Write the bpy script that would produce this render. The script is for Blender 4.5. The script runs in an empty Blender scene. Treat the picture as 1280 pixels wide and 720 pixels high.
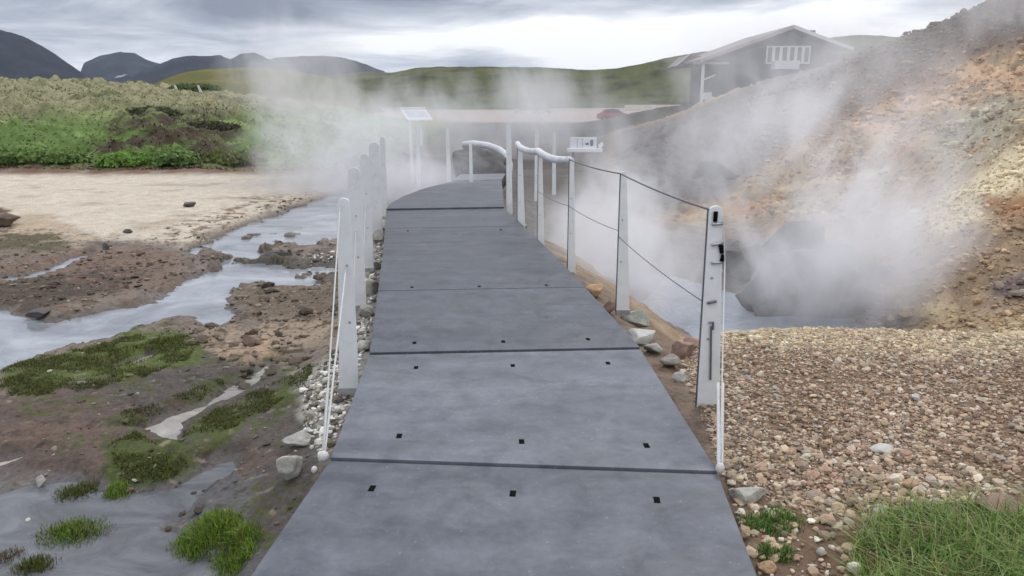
import bpy, bmesh, math, random
import numpy as np
from mathutils import Vector, noise as mnoise, Matrix

random.seed(7); rng = np.random.default_rng(7)
S = bpy.context.scene
COL = S.collection
F, CX, CY, HZ, H = 950.0, 640.0, 360.0, 127.0, 1.6
PITCH = math.atan((CY - HZ) / F)
cp, sp = math.cos(PITCH), math.sin(PITCH)

# ------------------------------------------------------------------ projection helpers (survey of the place)
def ray(px, py):
    u, v = (px - CX) / F, (CY - py) / F
    return np.array([u, cp + v * sp, -sp + v * cp])
def G(px, py, z=0.0):                     # point at height z
    d = ray(px, py); t = (z - H) / d[2]
    return np.array([d[0] * t, d[1] * t, z])
def Q(px, py, dist):                      # point at distance dist
    d = ray(px, py); t = dist / d[1]
    return np.array([d[0] * t, dist, H + d[2] * t])
def project(x, y, z):
    zz = z - H
    depth = y * cp - zz * sp
    up = y * sp + zz * cp
    depth = np.maximum(depth, 1e-3)
    return CX + F * x / depth, CY - F * up / depth

# ------------------------------------------------------------------ numpy noise
_perm = rng.permutation(512)
_ga = rng.uniform(0, 2 * math.pi, 512)
_gx, _gy = np.cos(_ga), np.sin(_ga)
def perlin(x, y, seed=0):
    x = np.asarray(x, float); y = np.asarray(y, float)
    xi = np.floor(x).astype(np.int64); yi = np.floor(y).astype(np.int64)
    xf, yf = x - xi, y - yi
    u = xf * xf * xf * (xf * (xf * 6 - 15) + 10); v = yf * yf * yf * (yf * (yf * 6 - 15) + 10)
    def g(ix, iy, dx, dy):
        h = _perm[(_perm[(ix + seed * 37) & 511] + iy) & 511]
        return _gx[h] * dx + _gy[h] * dy
    a = g(xi, yi, xf, yf); b = g(xi + 1, yi, xf - 1, yf)
    c = g(xi, yi + 1, xf, yf - 1); d = g(xi + 1, yi + 1, xf - 1, yf - 1)
    return (a + u * (b - a)) * (1 - v) + (c + u * (d - c)) * v
def fbm(x, y, oct=4, seed=0, gain=0.5):
    s = 0; a = 1.0; t = 0
    for k in range(oct):
        s = s + a * perlin(x * 2 ** k + 13.7 * k, y * 2 ** k - 7.3 * k, seed + k); t += a; a *= gain
    return s / t * 1.6
def sstep(a, b, x):
    t = np.clip((x - a) / (b - a), 0, 1); return t * t * (3 - 2 * t)

# ------------------------------------------------------------------ object helpers
def link(o): COL.objects.link(o); return o
def tag(o, label=None, cat=None, group=None, kind=None):
    if label: o['label'] = label
    if cat: o['category'] = cat
    if group: o['group'] = group
    if kind: o['kind'] = kind
    return o
def empty(name, loc, label, cat, group=None, rz=0.0):
    o = bpy.data.objects.new(name, None); link(o); o.location = tuple(loc); o.rotation_euler = (0, 0, rz)
    o.empty_display_size = 0.2
    return tag(o, label, cat, group)

class MB:
    def __init__(s): s.v = []; s.f = []; s.n = 0
    def add(s, V, Fc):
        V = np.asarray(V, float).reshape(-1, 3)
        s.v.append(V); s.f += [tuple(int(i) + s.n for i in f) for f in Fc]; s.n += len(V); return s
    def box(s, c, d, rz=0.0, taper=1.0):
        x, y, z = d[0] / 2, d[1] / 2, d[2] / 2
        V = []
        for sz, k in ((-z, 1.0), (z, taper)):
            V += [(-x * k, -y * k, sz), (x * k, -y * k, sz), (x * k, y * k, sz), (-x * k, y * k, sz)]
        V = np.array(V); cr, sr = math.cos(rz), math.sin(rz)
        V = np.stack([V[:, 0] * cr - V[:, 1] * sr, V[:, 0] * sr + V[:, 1] * cr, V[:, 2]], 1) + np.array(c)
        return s.add(V, [(0, 3, 2, 1), (4, 5, 6, 7), (0, 1, 5, 4), (1, 2, 6, 5), (2, 3, 7, 6), (3, 0, 4, 7)])
    def tube(s, pts, r, n=8, cap=True):
        pts = [np.array(p, float) for p in pts]; m = len(pts)
        rr = r if hasattr(r, '__len__') else [r] * m
        base = s.n; V = []
        for i, p in enumerate(pts):
            t = pts[min(i + 1, m - 1)] - pts[max(i - 1, 0)]; t = t / (np.linalg.norm(t) + 1e-9)
            a = np.array([0, 0, 1.0]) if abs(t[2]) < 0.9 else np.array([1.0, 0, 0])
            e1 = np.cross(t, a); e1 /= np.linalg.norm(e1); e2 = np.cross(t, e1)
            for k in range(n):
                q = 2 * math.pi * k / n; V.append(p + rr[i] * (math.cos(q) * e1 + math.sin(q) * e2))
        Fc = []
        for i in range(m - 1):
            for k in range(n):
                Fc.append((i * n + k, i * n + (k + 1) % n, (i + 1) * n + (k + 1) % n, (i + 1) * n + k))
        if cap: Fc.append(tuple(range(n))[::-1]); Fc.append(tuple((m - 1) * n + k for k in range(n)))
        return s.add(V, Fc)
    def prism(s, poly, ext):               # poly: 3-D outline, ext: extrusion vector
        P = np.asarray(poly, float); n = len(P); e = np.asarray(ext, float)
        V = np.concatenate([P, P + e])
        Fc = [tuple(range(n))[::-1], tuple(range(n, 2 * n))] + [(i, (i + 1) % n, n + (i + 1) % n, n + i) for i in range(n)]
        return s.add(V, Fc)
    def obj(s, name, mat, parent=None, bevel=0.0, smooth=False, seg=2):
        V = np.concatenate(s.v)
        me = bpy.data.meshes.new(name)
        me.from_pydata([tuple(p) for p in V], [], s.f); me.update()
        bm = bmesh.new(); bm.from_mesh(me)
        bmesh.ops.recalc_face_normals(bm, faces=bm.faces[:])
        if bevel > 0:
            bmesh.ops.bevel(bm, geom=[e for e in bm.edges if len(e.link_faces) == 2 and e.calc_face_angle(0) > 0.5], offset=bevel, segments=seg, affect='EDGES', profile=0.6, clamp_overlap=True)
        bm.to_mesh(me); bm.free()
        if smooth: me.polygons.foreach_set('use_smooth', [True] * len(me.polygons))
        me.materials.append(mat)
        o = bpy.data.objects.new(name, me); link(o)
        if parent: o.parent = parent
        return o

def fast_mesh(name, V, faces, mat, cols=None, smooth=False, extra=None):
    """V (n,3), faces (m,k) arrays, cols per-vertex rgb"""
    V = np.ascontiguousarray(V, np.float32); faces = np.ascontiguousarray(faces, np.int32)
    m, k = faces.shape
    me = bpy.data.meshes.new(name)
    me.vertices.add(len(V)); me.vertices.foreach_set('co', V.ravel())
    me.loops.add(m * k); me.loops.foreach_set('vertex_index', faces.ravel())
    me.polygons.add(m)
    me.polygons.foreach_set('loop_start', np.arange(0, m * k, k, dtype=np.int32))
    me.polygons.foreach_set('loop_total', np.full(m, k, np.int32))
    me.polygons.foreach_set('use_smooth', np.full(m, smooth, bool))
    me.update(calc_edges=True)
    if cols is not None:
        a = me.color_attributes.new('Col', 'FLOAT_COLOR', 'POINT')
        a.data.foreach_set('color', np.concatenate([cols, np.ones((len(cols), 1))], 1).astype(np.float32).ravel())
    for nm, arr in (extra or {}).items():
        a = me.attributes.new(nm, 'FLOAT', 'POINT'); a.data.foreach_set('value', np.ascontiguousarray(arr, np.float32))
    me.materials.append(mat)
    o = bpy.data.objects.new(name, me); link(o); return o

# ------------------------------------------------------------------ materials
class NT:
    def __init__(s, tree): s.t = tree; s.N = tree.nodes; s.L = tree.links
    def n(s, typ, **kw):
        nd = s.N.new(typ)
        for k, v in kw.items():
            if k.startswith('_'): setattr(nd, k[1:], v)
            else:
                key = k.replace('__', ' ')
                s.set(nd.inputs[key], v)
        return nd
    def set(s, inp, v):
        if isinstance(v, bpy.types.NodeSocket): s.L.new(v, inp)
        else: inp.default_value = v
    def math(s, op, a, b=0.0, c=None, clamp=False):
        nd = s.N.new('ShaderNodeMath'); nd.operation = op; nd.use_clamp = clamp
        s.set(nd.inputs[0], a); s.set(nd.inputs[1], b)
        if c is not None: s.set(nd.inputs[2], c)
        return nd.outputs[0]
    def vmath(s, op, a, b=(0, 0, 0)):
        nd = s.N.new('ShaderNodeVectorMath'); nd.operation = op
        s.set(nd.inputs[0], a); s.set(nd.inputs[1], b); return nd
    def mix(s, fac, a, b, mode='MIX'):
        nd = s.N.new('ShaderNodeMix'); nd.data_type = 'RGBA'; nd.blend_type = mode
        s.set(nd.inputs[0], fac); s.set(nd.inputs[6], a); s.set(nd.inputs[7], b); return nd.outputs[2]
    def noise(s, vec, scale, detail=4, rough=0.55, dist=0.0):
        nd = s.N.new('ShaderNodeTexNoise'); s.set(nd.inputs['Vector'], vec)
        nd.inputs['Scale'].default_value = scale; nd.inputs['Detail'].default_value = detail
        nd.inputs['Roughness'].default_value = rough; nd.inputs['Distortion'].default_value = dist
        return nd.outputs['Fac']
    def ramp(s, fac, a, b, clamp=True):
        nd = s.N.new('ShaderNodeMapRange'); nd.clamp = clamp
        s.set(nd.inputs[0], fac); nd.inputs[1].default_value = a; nd.inputs[2].default_value = b
        return nd.outputs[0]

def new_mat(name):
    m = bpy.data.materials.new(name); m.use_nodes = True
    t = NT(m.node_tree); return m, t, t.N['Principled BSDF']

def mat(name, col, rough=0.6, var=0.25, scale=8.0, bump=0.0, bscale=60.0, metal=0.0, spec=0.5, coord='Object', dirt=None, dirt_amt=0.5, dscale=4.0):
    """base colour broken up by two scales of noise, optional dirt of its own colour and a bump"""
    m, t, b = new_mat(name)
    tc = t.N.new('ShaderNodeTexCoord').outputs[coord]
    n1 = t.noise(tc, scale, 6, 0.6)
    f = t.ramp(n1, 0.3, 0.7)
    c0 = tuple(c * (1 - var) for c in col) + (1,); c1 = tuple(min(1, c * (1 + var)) for c in col) + (1,)
    c = t.mix(f, c0, c1)
    if dirt:
        n2 = t.noise(tc, dscale, 8, 0.65, 0.4)
        c = t.mix(t.math('MULTIPLY', t.ramp(n2, 0.48, 0.68), dirt_amt), c, tuple(dirt) + (1,))
    t.L.new(c, b.inputs['Base Color'])
    b.inputs['Metallic'].default_value = metal
    b.inputs['Specular IOR Level'].default_value = spec
    t.L.new(t.math('ADD', t.math('MULTIPLY', n1, 0.3), rough - 0.15, clamp=True), b.inputs['Roughness'])
    if bump > 0:
        bn = t.n('ShaderNodeBump', Strength=bump, Distance=0.02, Height=t.noise(tc, bscale, 6, 0.65))
        t.L.new(bn.outputs[0], b.inputs['Normal'])
    return m

def col_mat(name, rough=0.85, var=0.35, scale=30.0, bump=0.5, bscale=40.0, spec=0.3, wet=False, trans=0.0, bdist=0.02):
    """material colour from the object's own zone attribute, broken up by noise"""
    m, t, b = new_mat(name)
    pos = t.N.new('ShaderNodeNewGeometry').outputs['Position']
    at = t.N.new('ShaderNodeAttribute'); at.attribute_name = 'Col'
    n1 = t.noise(pos, scale, 6, 0.65); n2 = t.noise(pos, scale * 0.13, 5, 0.6)
    k = t.math('ADD', t.math('MULTIPLY', t.math('SUBTRACT', n1, 0.5), var * 2.6), t.math('ADD', 1.0, t.math('MULTIPLY', t.math('SUBTRACT', n2, 0.5), var * 1.6)))
    kk = t.n('ShaderNodeCombineXYZ', X=k, Y=k, Z=k)
    c = t.mix(1.0, at.outputs['Color'], kk.outputs[0], 'MULTIPLY')
    t.L.new(c, b.inputs['Base Color'])
    b.inputs['Specular IOR Level'].default_value = spec
    if wet:
        wa = t.N.new('ShaderNodeAttribute'); wa.attribute_name = 'wet'
        r = t.math('SUBTRACT', rough, t.math('MULTIPLY', wa.outputs['Fac'], t.ramp(n1, 0.2, 0.9)), clamp=True)
        t.L.new(t.math('MAXIMUM', r, 0.12), b.inputs['Roughness'])
    else: b.inputs['Roughness'].default_value = rough
    if bump > 0:
        bn = t.n('ShaderNodeBump', Strength=bump, Distance=bdist, Height=t.noise(pos, bscale, 8, 0.7))
        t.L.new(bn.outputs[0], b.inputs['Normal'])
    if trans > 0:
        b.inputs['Subsurface Weight'].default_value = 0.0
        tr = t.n('ShaderNodeBsdfTranslucent'); t.L.new(c, tr.inputs['Color'])
        mx = t.n('ShaderNodeMixShader', Fac=trans); t.L.new(b.outputs[0], mx.inputs[1]); t.L.new(tr.outputs[0], mx.inputs[2])
        t.L.new(mx.outputs[0], t.N['Material Output'].inputs['Surface'])
    return m

M_ground = col_mat('ground_soil', 0.9, 0.42, 34, 0.75, 38, 0.35, wet=True, bdist=0.03)
M_gravel = col_mat('gravel_stones', 0.85, 0.22, 60, 0.4, 120, 0.3)
M_blade = col_mat('grass_blades', 0.6, 0.15, 20, 0.0, 40, 0.3, trans=0.35)
M_far = col_mat('far_slopes', 0.95, 0.25, 0.05, 0.6, 0.08, 0.1, bdist=4.0)
M_white = mat('white_fibreglass', (0.70, 0.71, 0.71), 0.45, 0.06, 6, 0.08, 40, dirt=(0.48, 0.47, 0.43), dirt_amt=0.35, dscale=6)
M_rope = mat('white_rope', (0.64, 0.63, 0.60), 0.8, 0.12, 90, 0.5, 260)
M_foam = mat('pale_foam', (0.62, 0.63, 0.65), 0.7, 0.08, 14, 0.4, 40, dirt=(0.4, 0.4, 0.39))
M_wire = mat('steel_wire', (0.16, 0.16, 0.17), 0.45, 0.15, 60, metal=0.6)
M_steel = mat('grey_steel', (0.45, 0.46, 0.48), 0.35, 0.15, 40, metal=0.8)
M_black = mat('rubber_and_slot_shade', (0.006, 0.006, 0.006), 0.95, 0.2, 50, spec=0.05)  # rubber fittings and wheels, also the painted shade of the deck slots
M_rock = mat('grey_rock', (0.30, 0.28, 0.24), 0.85, 0.4, 7, 0.9, 18, dirt=(0.10, 0.09, 0.075), dirt_amt=0.75, dscale=5)
M_rock_pale = mat('pale_rock', (0.45, 0.43, 0.38), 0.85, 0.35, 7, 0.9, 18, dirt=(0.20, 0.19, 0.13), dirt_amt=0.7, dscale=6)
M_rock_green = mat('greenish_rock', (0.36, 0.365, 0.32), 0.85, 0.35, 8, 0.9, 18, dirt=(0.13, 0.15, 0.07), dirt_amt=0.8, dscale=6)
M_rock_red = mat('red_brown_rock', (0.27, 0.17, 0.13), 0.85, 0.4, 8, 0.9, 18, dirt=(0.10, 0.07, 0.055), dirt_amt=0.7, dscale=6)
M_rock_brown = mat('brown_rock', (0.12, 0.085, 0.06), 0.9, 0.4, 9, 1.0, 16, dirt=(0.06, 0.05, 0.035), dirt_amt=0.8, dscale=7)
M_rock_dark = mat('dark_rock', (0.10, 0.095, 0.09), 0.85, 0.35, 5, 0.9, 12, dirt=(0.05, 0.05, 0.05), dirt_amt=0.7)
M_chip = mat('white_stone', (0.46, 0.45, 0.40), 0.6, 0.15, 20, 0.4, 60)
M_ochre = mat('ochre_rock', (0.42, 0.27, 0.15), 0.85, 0.4, 8, 0.9, 18, dirt=(0.16, 0.12, 0.08), dirt_amt=0.7, dscale=6)

def deck_material():
    m, t, b = new_mat('deck_sheet')
    pos = t.N.new('ShaderNodeNewGeometry').outputs['Position']
    mp = t.n('ShaderNodeMapping', Vector=pos, Scale=(0.6, 2.4, 1.0)).outputs[0]
    n1 = t.noise(mp, 1.6, 6, 0.6, 0.3); n2 = t.noise(pos, 26, 8, 0.7); n3 = t.noise(pos, 260, 3, 0.6)
    n4 = t.noise(pos, 0.9, 4, 0.5); n6 = t.noise(pos, 5.5, 7, 0.62, 0.5)
    at = t.N.new('ShaderNodeAttribute'); at.attribute_name = 'tone'; at.attribute_type = 'OBJECT'
    f = t.math('ADD', t.math('ADD', t.math('MULTIPLY', t.ramp(n1, 0.3, 0.7), 0.30), t.math('MULTIPLY', t.ramp(n6, 0.33, 0.67), 0.32)), t.math('ADD', t.math('MULTIPLY', t.ramp(n2, 0.3, 0.7), 0.22), t.math('MULTIPLY', t.ramp(n3, 0.35, 0.65), 0.16)))
    c = t.mix(f, (0.046, 0.049, 0.057, 1), (0.165, 0.172, 0.194, 1))
    c = t.mix(t.math('MULTIPLY', t.ramp(n4, 0.5, 0.66), 0.35), c, (0.070, 0.074, 0.070, 1))
    damp = t.ramp(t.noise(t.n('ShaderNodeMapping', Vector=pos, Scale=(0.45, 1.9, 1.0)).outputs[0], 1.1, 7, .62, .6), .47, .60)
    c = t.mix(t.math('MULTIPLY', damp, .5), c, (0.048, 0.052, 0.060, 1))
    c = t.mix(at.outputs['Fac'], t.mix(1.0, c, (.70, .71, .73, 1), 'MULTIPLY'), t.mix(1.0, c, (1.35, 1.36, 1.38, 1), 'MULTIPLY'))
    dust = t.math('MULTIPLY', t.ramp(t.noise(pos, 2.3, 7, .65, .3), .56, .72), t.math('MULTIPLY', t.ramp(n2, .35, .6), .38))
    c = t.mix(dust, c, (.17, .165, .15, 1))
    # scuffed paler specks of dried mineral
    n5 = t.noise(pos, 70, 3, 0.5)
    c = t.mix(t.math('MULTIPLY', t.ramp(n5, 0.66, 0.72), t.ramp(n2, 0.45, 0.6)), c, (0.27, 0.28, 0.29, 1))
    t.L.new(c, b.inputs['Base Color'])
    t.L.new(t.math('SUBTRACT', t.math('ADD', 0.44, t.math('MULTIPLY', t.ramp(n6, 0.3, 0.7), 0.22)), t.math('MULTIPLY', damp, .16)), b.inputs['Roughness'])
    t.L.new(t.math('ADD', .16, t.math('MULTIPLY', t.ramp(n6, 0.35, 0.65), .22)), b.inputs['Specular IOR Level'])
    h = t.math('ADD', t.math('MULTIPLY', n3, 0.5), t.math('MULTIPLY', n2, 0.6))
    bn = t.n('ShaderNodeBump', Strength=0.35, Distance=0.004, Height=h); t.L.new(bn.outputs[0], b.inputs['Normal'])
    return m
M_deck = deck_material()
M_beam = mat('dark_timber', (0.06, 0.055, 0.05), 0.8, 0.3, 10, 0.4, 30)

def water_material(name, col, rough, bump, scale, ns=0.8, lo=.72):
    m, t, b = new_mat(name)
    pos = t.N.new('ShaderNodeNewGeometry').outputs['Position']
    n = t.noise(t.n('ShaderNodeMapping', Vector=pos, Scale=(0.7, 1.0, 1.0)).outputs[0], ns, 7, 0.65, 0.9)
    c = t.mix(t.ramp(n, 0.35, 0.68), tuple(k * lo for k in col) + (1,), tuple(k * 1.25 for k in col) + (1,))
    t.L.new(c, b.inputs['Base Color']); b.inputs['IOR'].default_value = 1.33
    t.L.new(t.math('ADD', rough, t.math('MULTIPLY', n, 0.14)), b.inputs['Roughness'])
    bn = t.n('ShaderNodeBump', Strength=bump, Distance=0.02, Height=t.noise(pos, scale, 4, 0.55, 0.8)); t.L.new(bn.outputs[0], b.inputs['Normal'])
    return m
M_stream = water_material('silty_sheen_water', (0.29, 0.305, 0.325), 0.06, 0.14, 7, 1.3, .5)  # grey water; paler, streaked base colour also paints the sky's reflection
M_puddle = water_material('muddy_water', (0.135, 0.138, 0.146), 0.14, 0.25, 18, 3.5, .5)
M_milky = water_material('milky_water', (0.34, 0.315, 0.28), 0.22, 0.2, 14, 3.0, .55)
M_pool = water_material('hot_water', (0.26, 0.28, 0.31), 0.2, 0.5, 4)

# ------------------------------------------------------------------ deck outline (left and right edge of each seam)
SEAM = [((250, 812), (984, 818)), ((413, 575), (897, 592)), ((462, 445), (800, 438))]
def lerp(a, b, t): return a + (b - a) * t
seams = [(G(*l), G(*r)) for l, r in SEAM]
A0, A1 = seams[0]; B0, B1 = seams[1]
seams.insert(0, (A0 + (A0 - B0) * 0.55, A1 + (A1 - B1) * 0.55))
FL, FR = G(483, 265), G(630, 262.5)
L2, R2 = seams[-1]
for k in range(1, 5):
    t = k / 4.0
    bow = 0.05 * math.sin(math.pi * t)
    seams.append((lerp(L2, FL, t) + np.array([bow * 0.3, 0, 0]), lerp(R2, FR, t) + np.array([bow, 0, 0])))
far_left = [G(483, 265), G(490, 257), G(505, 248.5), G(530, 239), G(566, 229.5)]
far_right = [G(630, 262.5), G(629.5, 254), G(629, 246), G(628, 237), G(627, 228)]
deckL = np.array([s[0] for s in seams] + far_left[1:]); deckR = np.array([s[1] for s in seams] + far_right[1:])

# ------------------------------------------------------------------ terrain
WZ = -0.46                                  # stream level
def wpt(x, y, z): return np.array([x, y, z])
ctl = []
for p in [(0, 216), (100, 216), (200, 216), (300, 216), (400, 218), (460, 222)]: ctl.append(G(*p, -0.30))
for p in [(0, 245), (150, 245), (300, 245), (0, 275), (150, 285), (250, 270)]: ctl.append(G(*p, -0.36))
for p in [(0, 330), (120, 320), (200, 345), (350, 330), (420, 330), (300, 420), (360, 400)]: ctl.append(G(*p, -0.40))
for p in [(100, 470), (200, 450), (60, 540), (220, 520), (330, 500), (250, 590), (120, 570)]: ctl.append(G(*p, -0.38))
for p in [(-200, 300), (-250, 450), (-300, 650), (0, 610), (150, 640), (60, 720), (220, 720)]: ctl.append(G(*p, -0.44))
for p in [(410, 450), (405, 500), (385, 560), (340, 640), (300, 720)]: ctl.append(G(*p, -0.24))
for p in [(455, 330), (440, 400), (470, 290)]: ctl.append(G(*p, -0.30))
ctl += [wpt(-3, 0.5, -.42), wpt(-1.4, 0.5, -.25), wpt(1.4, 0.5, -.16), wpt(3, 0.5, -.1), wpt(0, -1, -.3), wpt(-3, -1, -.4), wpt(3, -1, -.1)]
# right gravel shelf
for p, z in [((900, 560), -.10), ((950, 610), -.13), ((960, 720), -.15), ((1050, 700), -.12), ((1150, 690), -.05), ((1280, 690), 0.0), ((1280, 600), .0),
             ((1150, 600), -.05), ((1000, 540), -.10), ((1150, 520), -.05), ((1280, 520), .03), ((880, 500), -.14), ((960, 470), -.12), ((1100, 460), -.06), ((1280, 460), .05),
             ((1400, 560), .1), ((1500, 700), .1)]: ctl.append(G(*p, z))
crest = [((850, 432), -.24), ((900, 414), -.20), ((1000, 411), -.14), ((1100, 411), -.10), ((1200, 416), -.04), ((1280, 420), .02), ((1420, 425), .1)]
for p, z in crest:
    q = G(*p, z); ctl.append(q)
    r = q.copy(); r[1] += 0.55; r[2] -= 0.22; ctl.append(r)
# strip beside the deck, right side, falling into the pit
for p in [(835, 450), (800, 410), (760, 370), (720, 330), (690, 300)]: 
    q = G(*p, -0.22); ctl.append(q)
    if p[1] < 400: ctl.append(q + np.array([0.6, 0.25, -0.45])); ctl.append(q + np.array([1.3, 0.5, -0.85]))
for x, y, z in [(2.2, 7.6, -1.35), (3.4, 8.2, -1.4), (4.6, 8.6, -1.15), (3.0, 9.6, -1.4), (1.6, 9.6, -1.35), (1.2, 11.5, -1.2), (4.2, 10.2, -1.1), (2.4, 12, -1.2), (0.6, 14, -1.0)]: ctl.append(wpt(x, y, z))
# near lobe of the hillside
for p in [(1205, 395, 8.3), (1280, 400, 7.7), (1360, 380, 7.8), (1185, 350, 9.2), (1240, 330, 9.0), (1280, 290, 9.3), (1180, 285, 10.3), (1215, 235, 10.9), (1260, 195, 11.2), (1290, 178, 11.0), (1400, 110, 10.5), (1400, 260, 9.2)]: ctl.append(Q(*p))
# shallow gully behind it and the far face
for p in [(1165, 275, 12.2), (1215, 222, 13.2), (1270, 172, 13.8), (1330, 150, 13.5), (1120, 310, 12.0), (1060, 350, 11.6), (1000, 340, 13.0), (960, 300, 14.5), (1080, 270, 14.5), (1150, 215, 16.0), (1230, 160, 17), (1290, 130, 17.5),
          (1000, 240, 18), (1100, 190, 19), (1190, 140, 20), (1280, 95, 21), (930, 240, 19), (900, 200, 24), (980, 180, 24), (1060, 140, 25), (1150, 100, 25.5), (1230, 62, 25), (1290, 40, 24.5),
          (880, 165, 31), (930, 135, 34), (990, 110, 34), (1060, 85, 32), (1110, 66, 31), (1170, 44, 29.5), (1220, 22, 28), (1250, 9, 27.2), (1290, -4, 26.5), (1400, -60, 24), (850, 172, 27), (820, 190, 24), (780, 215, 20)]: ctl.append(Q(*p))
for p in [(860, 148, 38), (900, 122, 42), (960, 106, 42), (1010, 96, 42), (1060, 84, 42)]:
    q = Q(*p); ctl.append(q)
for p in [(880, 152, 48), (960, 130, 50), (1040, 108, 50), (1120, 75, 45), (1220, 36, 38), (1320, 10, 36)]: ctl.append(Q(*p))
for x, y, z in [(11, 58, 1.15), (15, 60, 1.3), (20, 60, 1.4), (28, 60, 1.6), (16, 75, 1.2), (28, 80, 1.5), (9, 75, .2), (40, 60, 4), (60, 80, 4), (40, 110, 2), (9.5, 50, .4)]: ctl.append(wpt(x, y, z))
# middle distance
for p, z in [((560, 222), -.35), ((620, 215), -.45), ((560, 205), -.5), ((700, 215), -.7), ((640, 200), -.55), ((740, 200), -.6), ((500, 215), -.35), ((560, 185), -.5), ((680, 185), -.6), ((760, 182), -.6),
             ((480, 190), -.4), ((600, 170), -.7), ((700, 168), -.7), ((800, 168), -.6), ((540, 165), -.6)]: ctl.append(G(*p, z))
for x, y, z in [(-8, 75, -.8), (0, 75, -.9), (9, 75, -.85), (-10, 100, -.95), (0, 100, -1.0), (12, 100, -1.0), (-12, 160, -1), (3, 160, -1), (25, 160, -1), (-20, 260, -1), (10, 260, -1), (50, 260, -1),
                (-60, 260, 0), (-100, 260, 0), (120, 260, 1), (200, 260, 2), (0, 600, 0), (-400, 600, 0), (400, 600, 0), (0, 2000, 0), (-1500, 2000, 0), (1500, 2000, 0), (0, 5000, 0), (-4000, 5000, 0), (4000, 5000, 0)]: ctl.append(wpt(x, y, z))
# green bank on the left
for p in [(0, 205, 21.8), (120, 206, 22), (240, 207, 22), (330, 208, 22.5), (0, 180, 24), (120, 182, 24.5), (240, 185, 25), (330, 188, 26), (0, 150, 27.5), (120, 152, 28), (240, 158, 29), (330, 165, 31), (0, 120, 33), (100, 122, 34), (200, 128, 36), (300, 140, 39), (0, 107, 42), (100, 108, 44), (200, 113, 46), (300, 124, 50), (400, 140, 50), (420, 165, 36), (440, 190, 28), (-250, 105, 34), (-250, 190, 22), (-400, 100, 30),
          (480, 165, 48), (490, 150, 70), (400, 130, 70), (250, 117, 70), (100, 110, 65), (0, 108, 65), (-250, 104, 65), (0, 112, 110), (200, 116, 110)]: ctl.append(Q(*p))
ctl = np.array(ctl)
OFF = 1.5
def warp(x, y):
    yy = np.maximum(y + OFF, 0.25)
    return x / yy, np.log(yy)
_ca, _cl = warp(ctl[:, 0], ctl[:, 1])
_C = np.stack([_ca * 1.3, _cl], 1)
def _phi(r2): return np.sqrt(r2 + 0.05 ** 2)
_d2 = ((_C[:, None] - _C[None]) ** 2).sum(-1)
_n = len(_C)
_DBG = __import__('os').environ.get('DBG')
_ypz = (ctl[:, 2] - H) / np.maximum(ctl[:, 1] + OFF, .25)   # work with slopes seen from the eye: same accuracy at every distance
_A = np.zeros((_n + 1, _n + 1)); _A[:_n, :_n] = -_phi(_d2) + np.eye(_n) * 0.012; _A[:_n, _n] = 1; _A[_n, :_n] = 1
_w = np.linalg.solve(_A, np.concatenate([_ypz, [0]]))
def base_h(x, y):
    a, l = warp(x, y); out = np.empty(len(a))
    P = np.stack([a * 1.3, l], 1)
    for i in range(0, len(a), 20000):
        q = P[i:i + 20000]
        d2 = (q ** 2).sum(1)[:, None] + (_C ** 2).sum(1)[None] - 2 * q @ _C.T
        out[i:i + 20000] = -_phi(np.maximum(d2, 0)) @ _w[:_n] + _w[_n]
    return out * np.maximum(y + OFF, .25) + H

def poly_sd(px, py, poly):
    """signed distance to a polygon, positive inside"""
    P = np.asarray(poly, float); n = len(P)
    d = np.full(px.shape, 1e9); ins = np.zeros(px.shape, bool)
    for i in range(n):
        a, b = P[i], P[(i + 1) % n]
        e = b - a; wx, wy = px - a[0], py - a[1]
        t = np.clip((wx * e[0] + wy * e[1]) / (e @ e + 1e-9), 0, 1)
        d = np.minimum(d, (wx - e[0] * t) ** 2 + (wy - e[1] * t) ** 2)
        c = ((a[1] > py) != (b[1] > py)) & (px < (b[0] - a[0]) * (py - a[1]) / (b[1] - a[1] + 1e-12) + a[0])
        ins ^= c
    return np.where(ins, 1, -1) * np.sqrt(d)

def gpoly(pts, z): return [tuple(G(px, py, z)[:2]) for px, py in pts]
STREAM = [(-160, 380), (-40, 384), (60, 402), (120, 392), (190, 382), (232, 352), (275, 334), (262, 326), (232, 318), (262, 300), (310, 280), (352, 266), (395, 250), (440, 238), (470, 236),
          (474, 262), (440, 282), (428, 300), (400, 312), (345, 306), (325, 316), (352, 330), (420, 336), (440, 350), (420, 362), (350, 362), (330, 352), (296, 362), (282, 378), (296, 398), (270, 412), (236, 398), (190, 406), (140, 424), (70, 440), (0, 468), (-160, 540)]
STRIP = [(-60, 350), (30, 345), (95, 322), (130, 312), (92, 334), (40, 352), (-60, 362)]     # narrow side channel
PUD1 = [(-260, 596), (0, 588), (80, 596), (150, 612), (215, 612), (262, 574), (306, 570), (304, 592), (252, 622), (236, 650), (250, 690), (300, 700), (290, 760), (240, 900), (-400, 900)]
MILK = [(164, 541), (205, 522), (252, 506), (282, 488), (310, 470), (336, 452), (352, 446), (330, 476), (300, 496), (262, 514), (236, 530), (226, 560), (205, 556), (190, 545)]
MILK2 = [(-80, 592), (-20, 580), (24, 570), (56, 558), (30, 576), (-20, 596), (-80, 604)]
MILK3 = [(140, 463), (176, 446), (205, 440), (186, 452), (150, 466)]
GP = {n: gpoly(p, WZ) for n, p in (('stream', STREAM), ('strip', STRIP), ('pud', PUD1), ('milk', MILK), ('milk2', MILK2), ('milk3', MILK3))}

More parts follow.
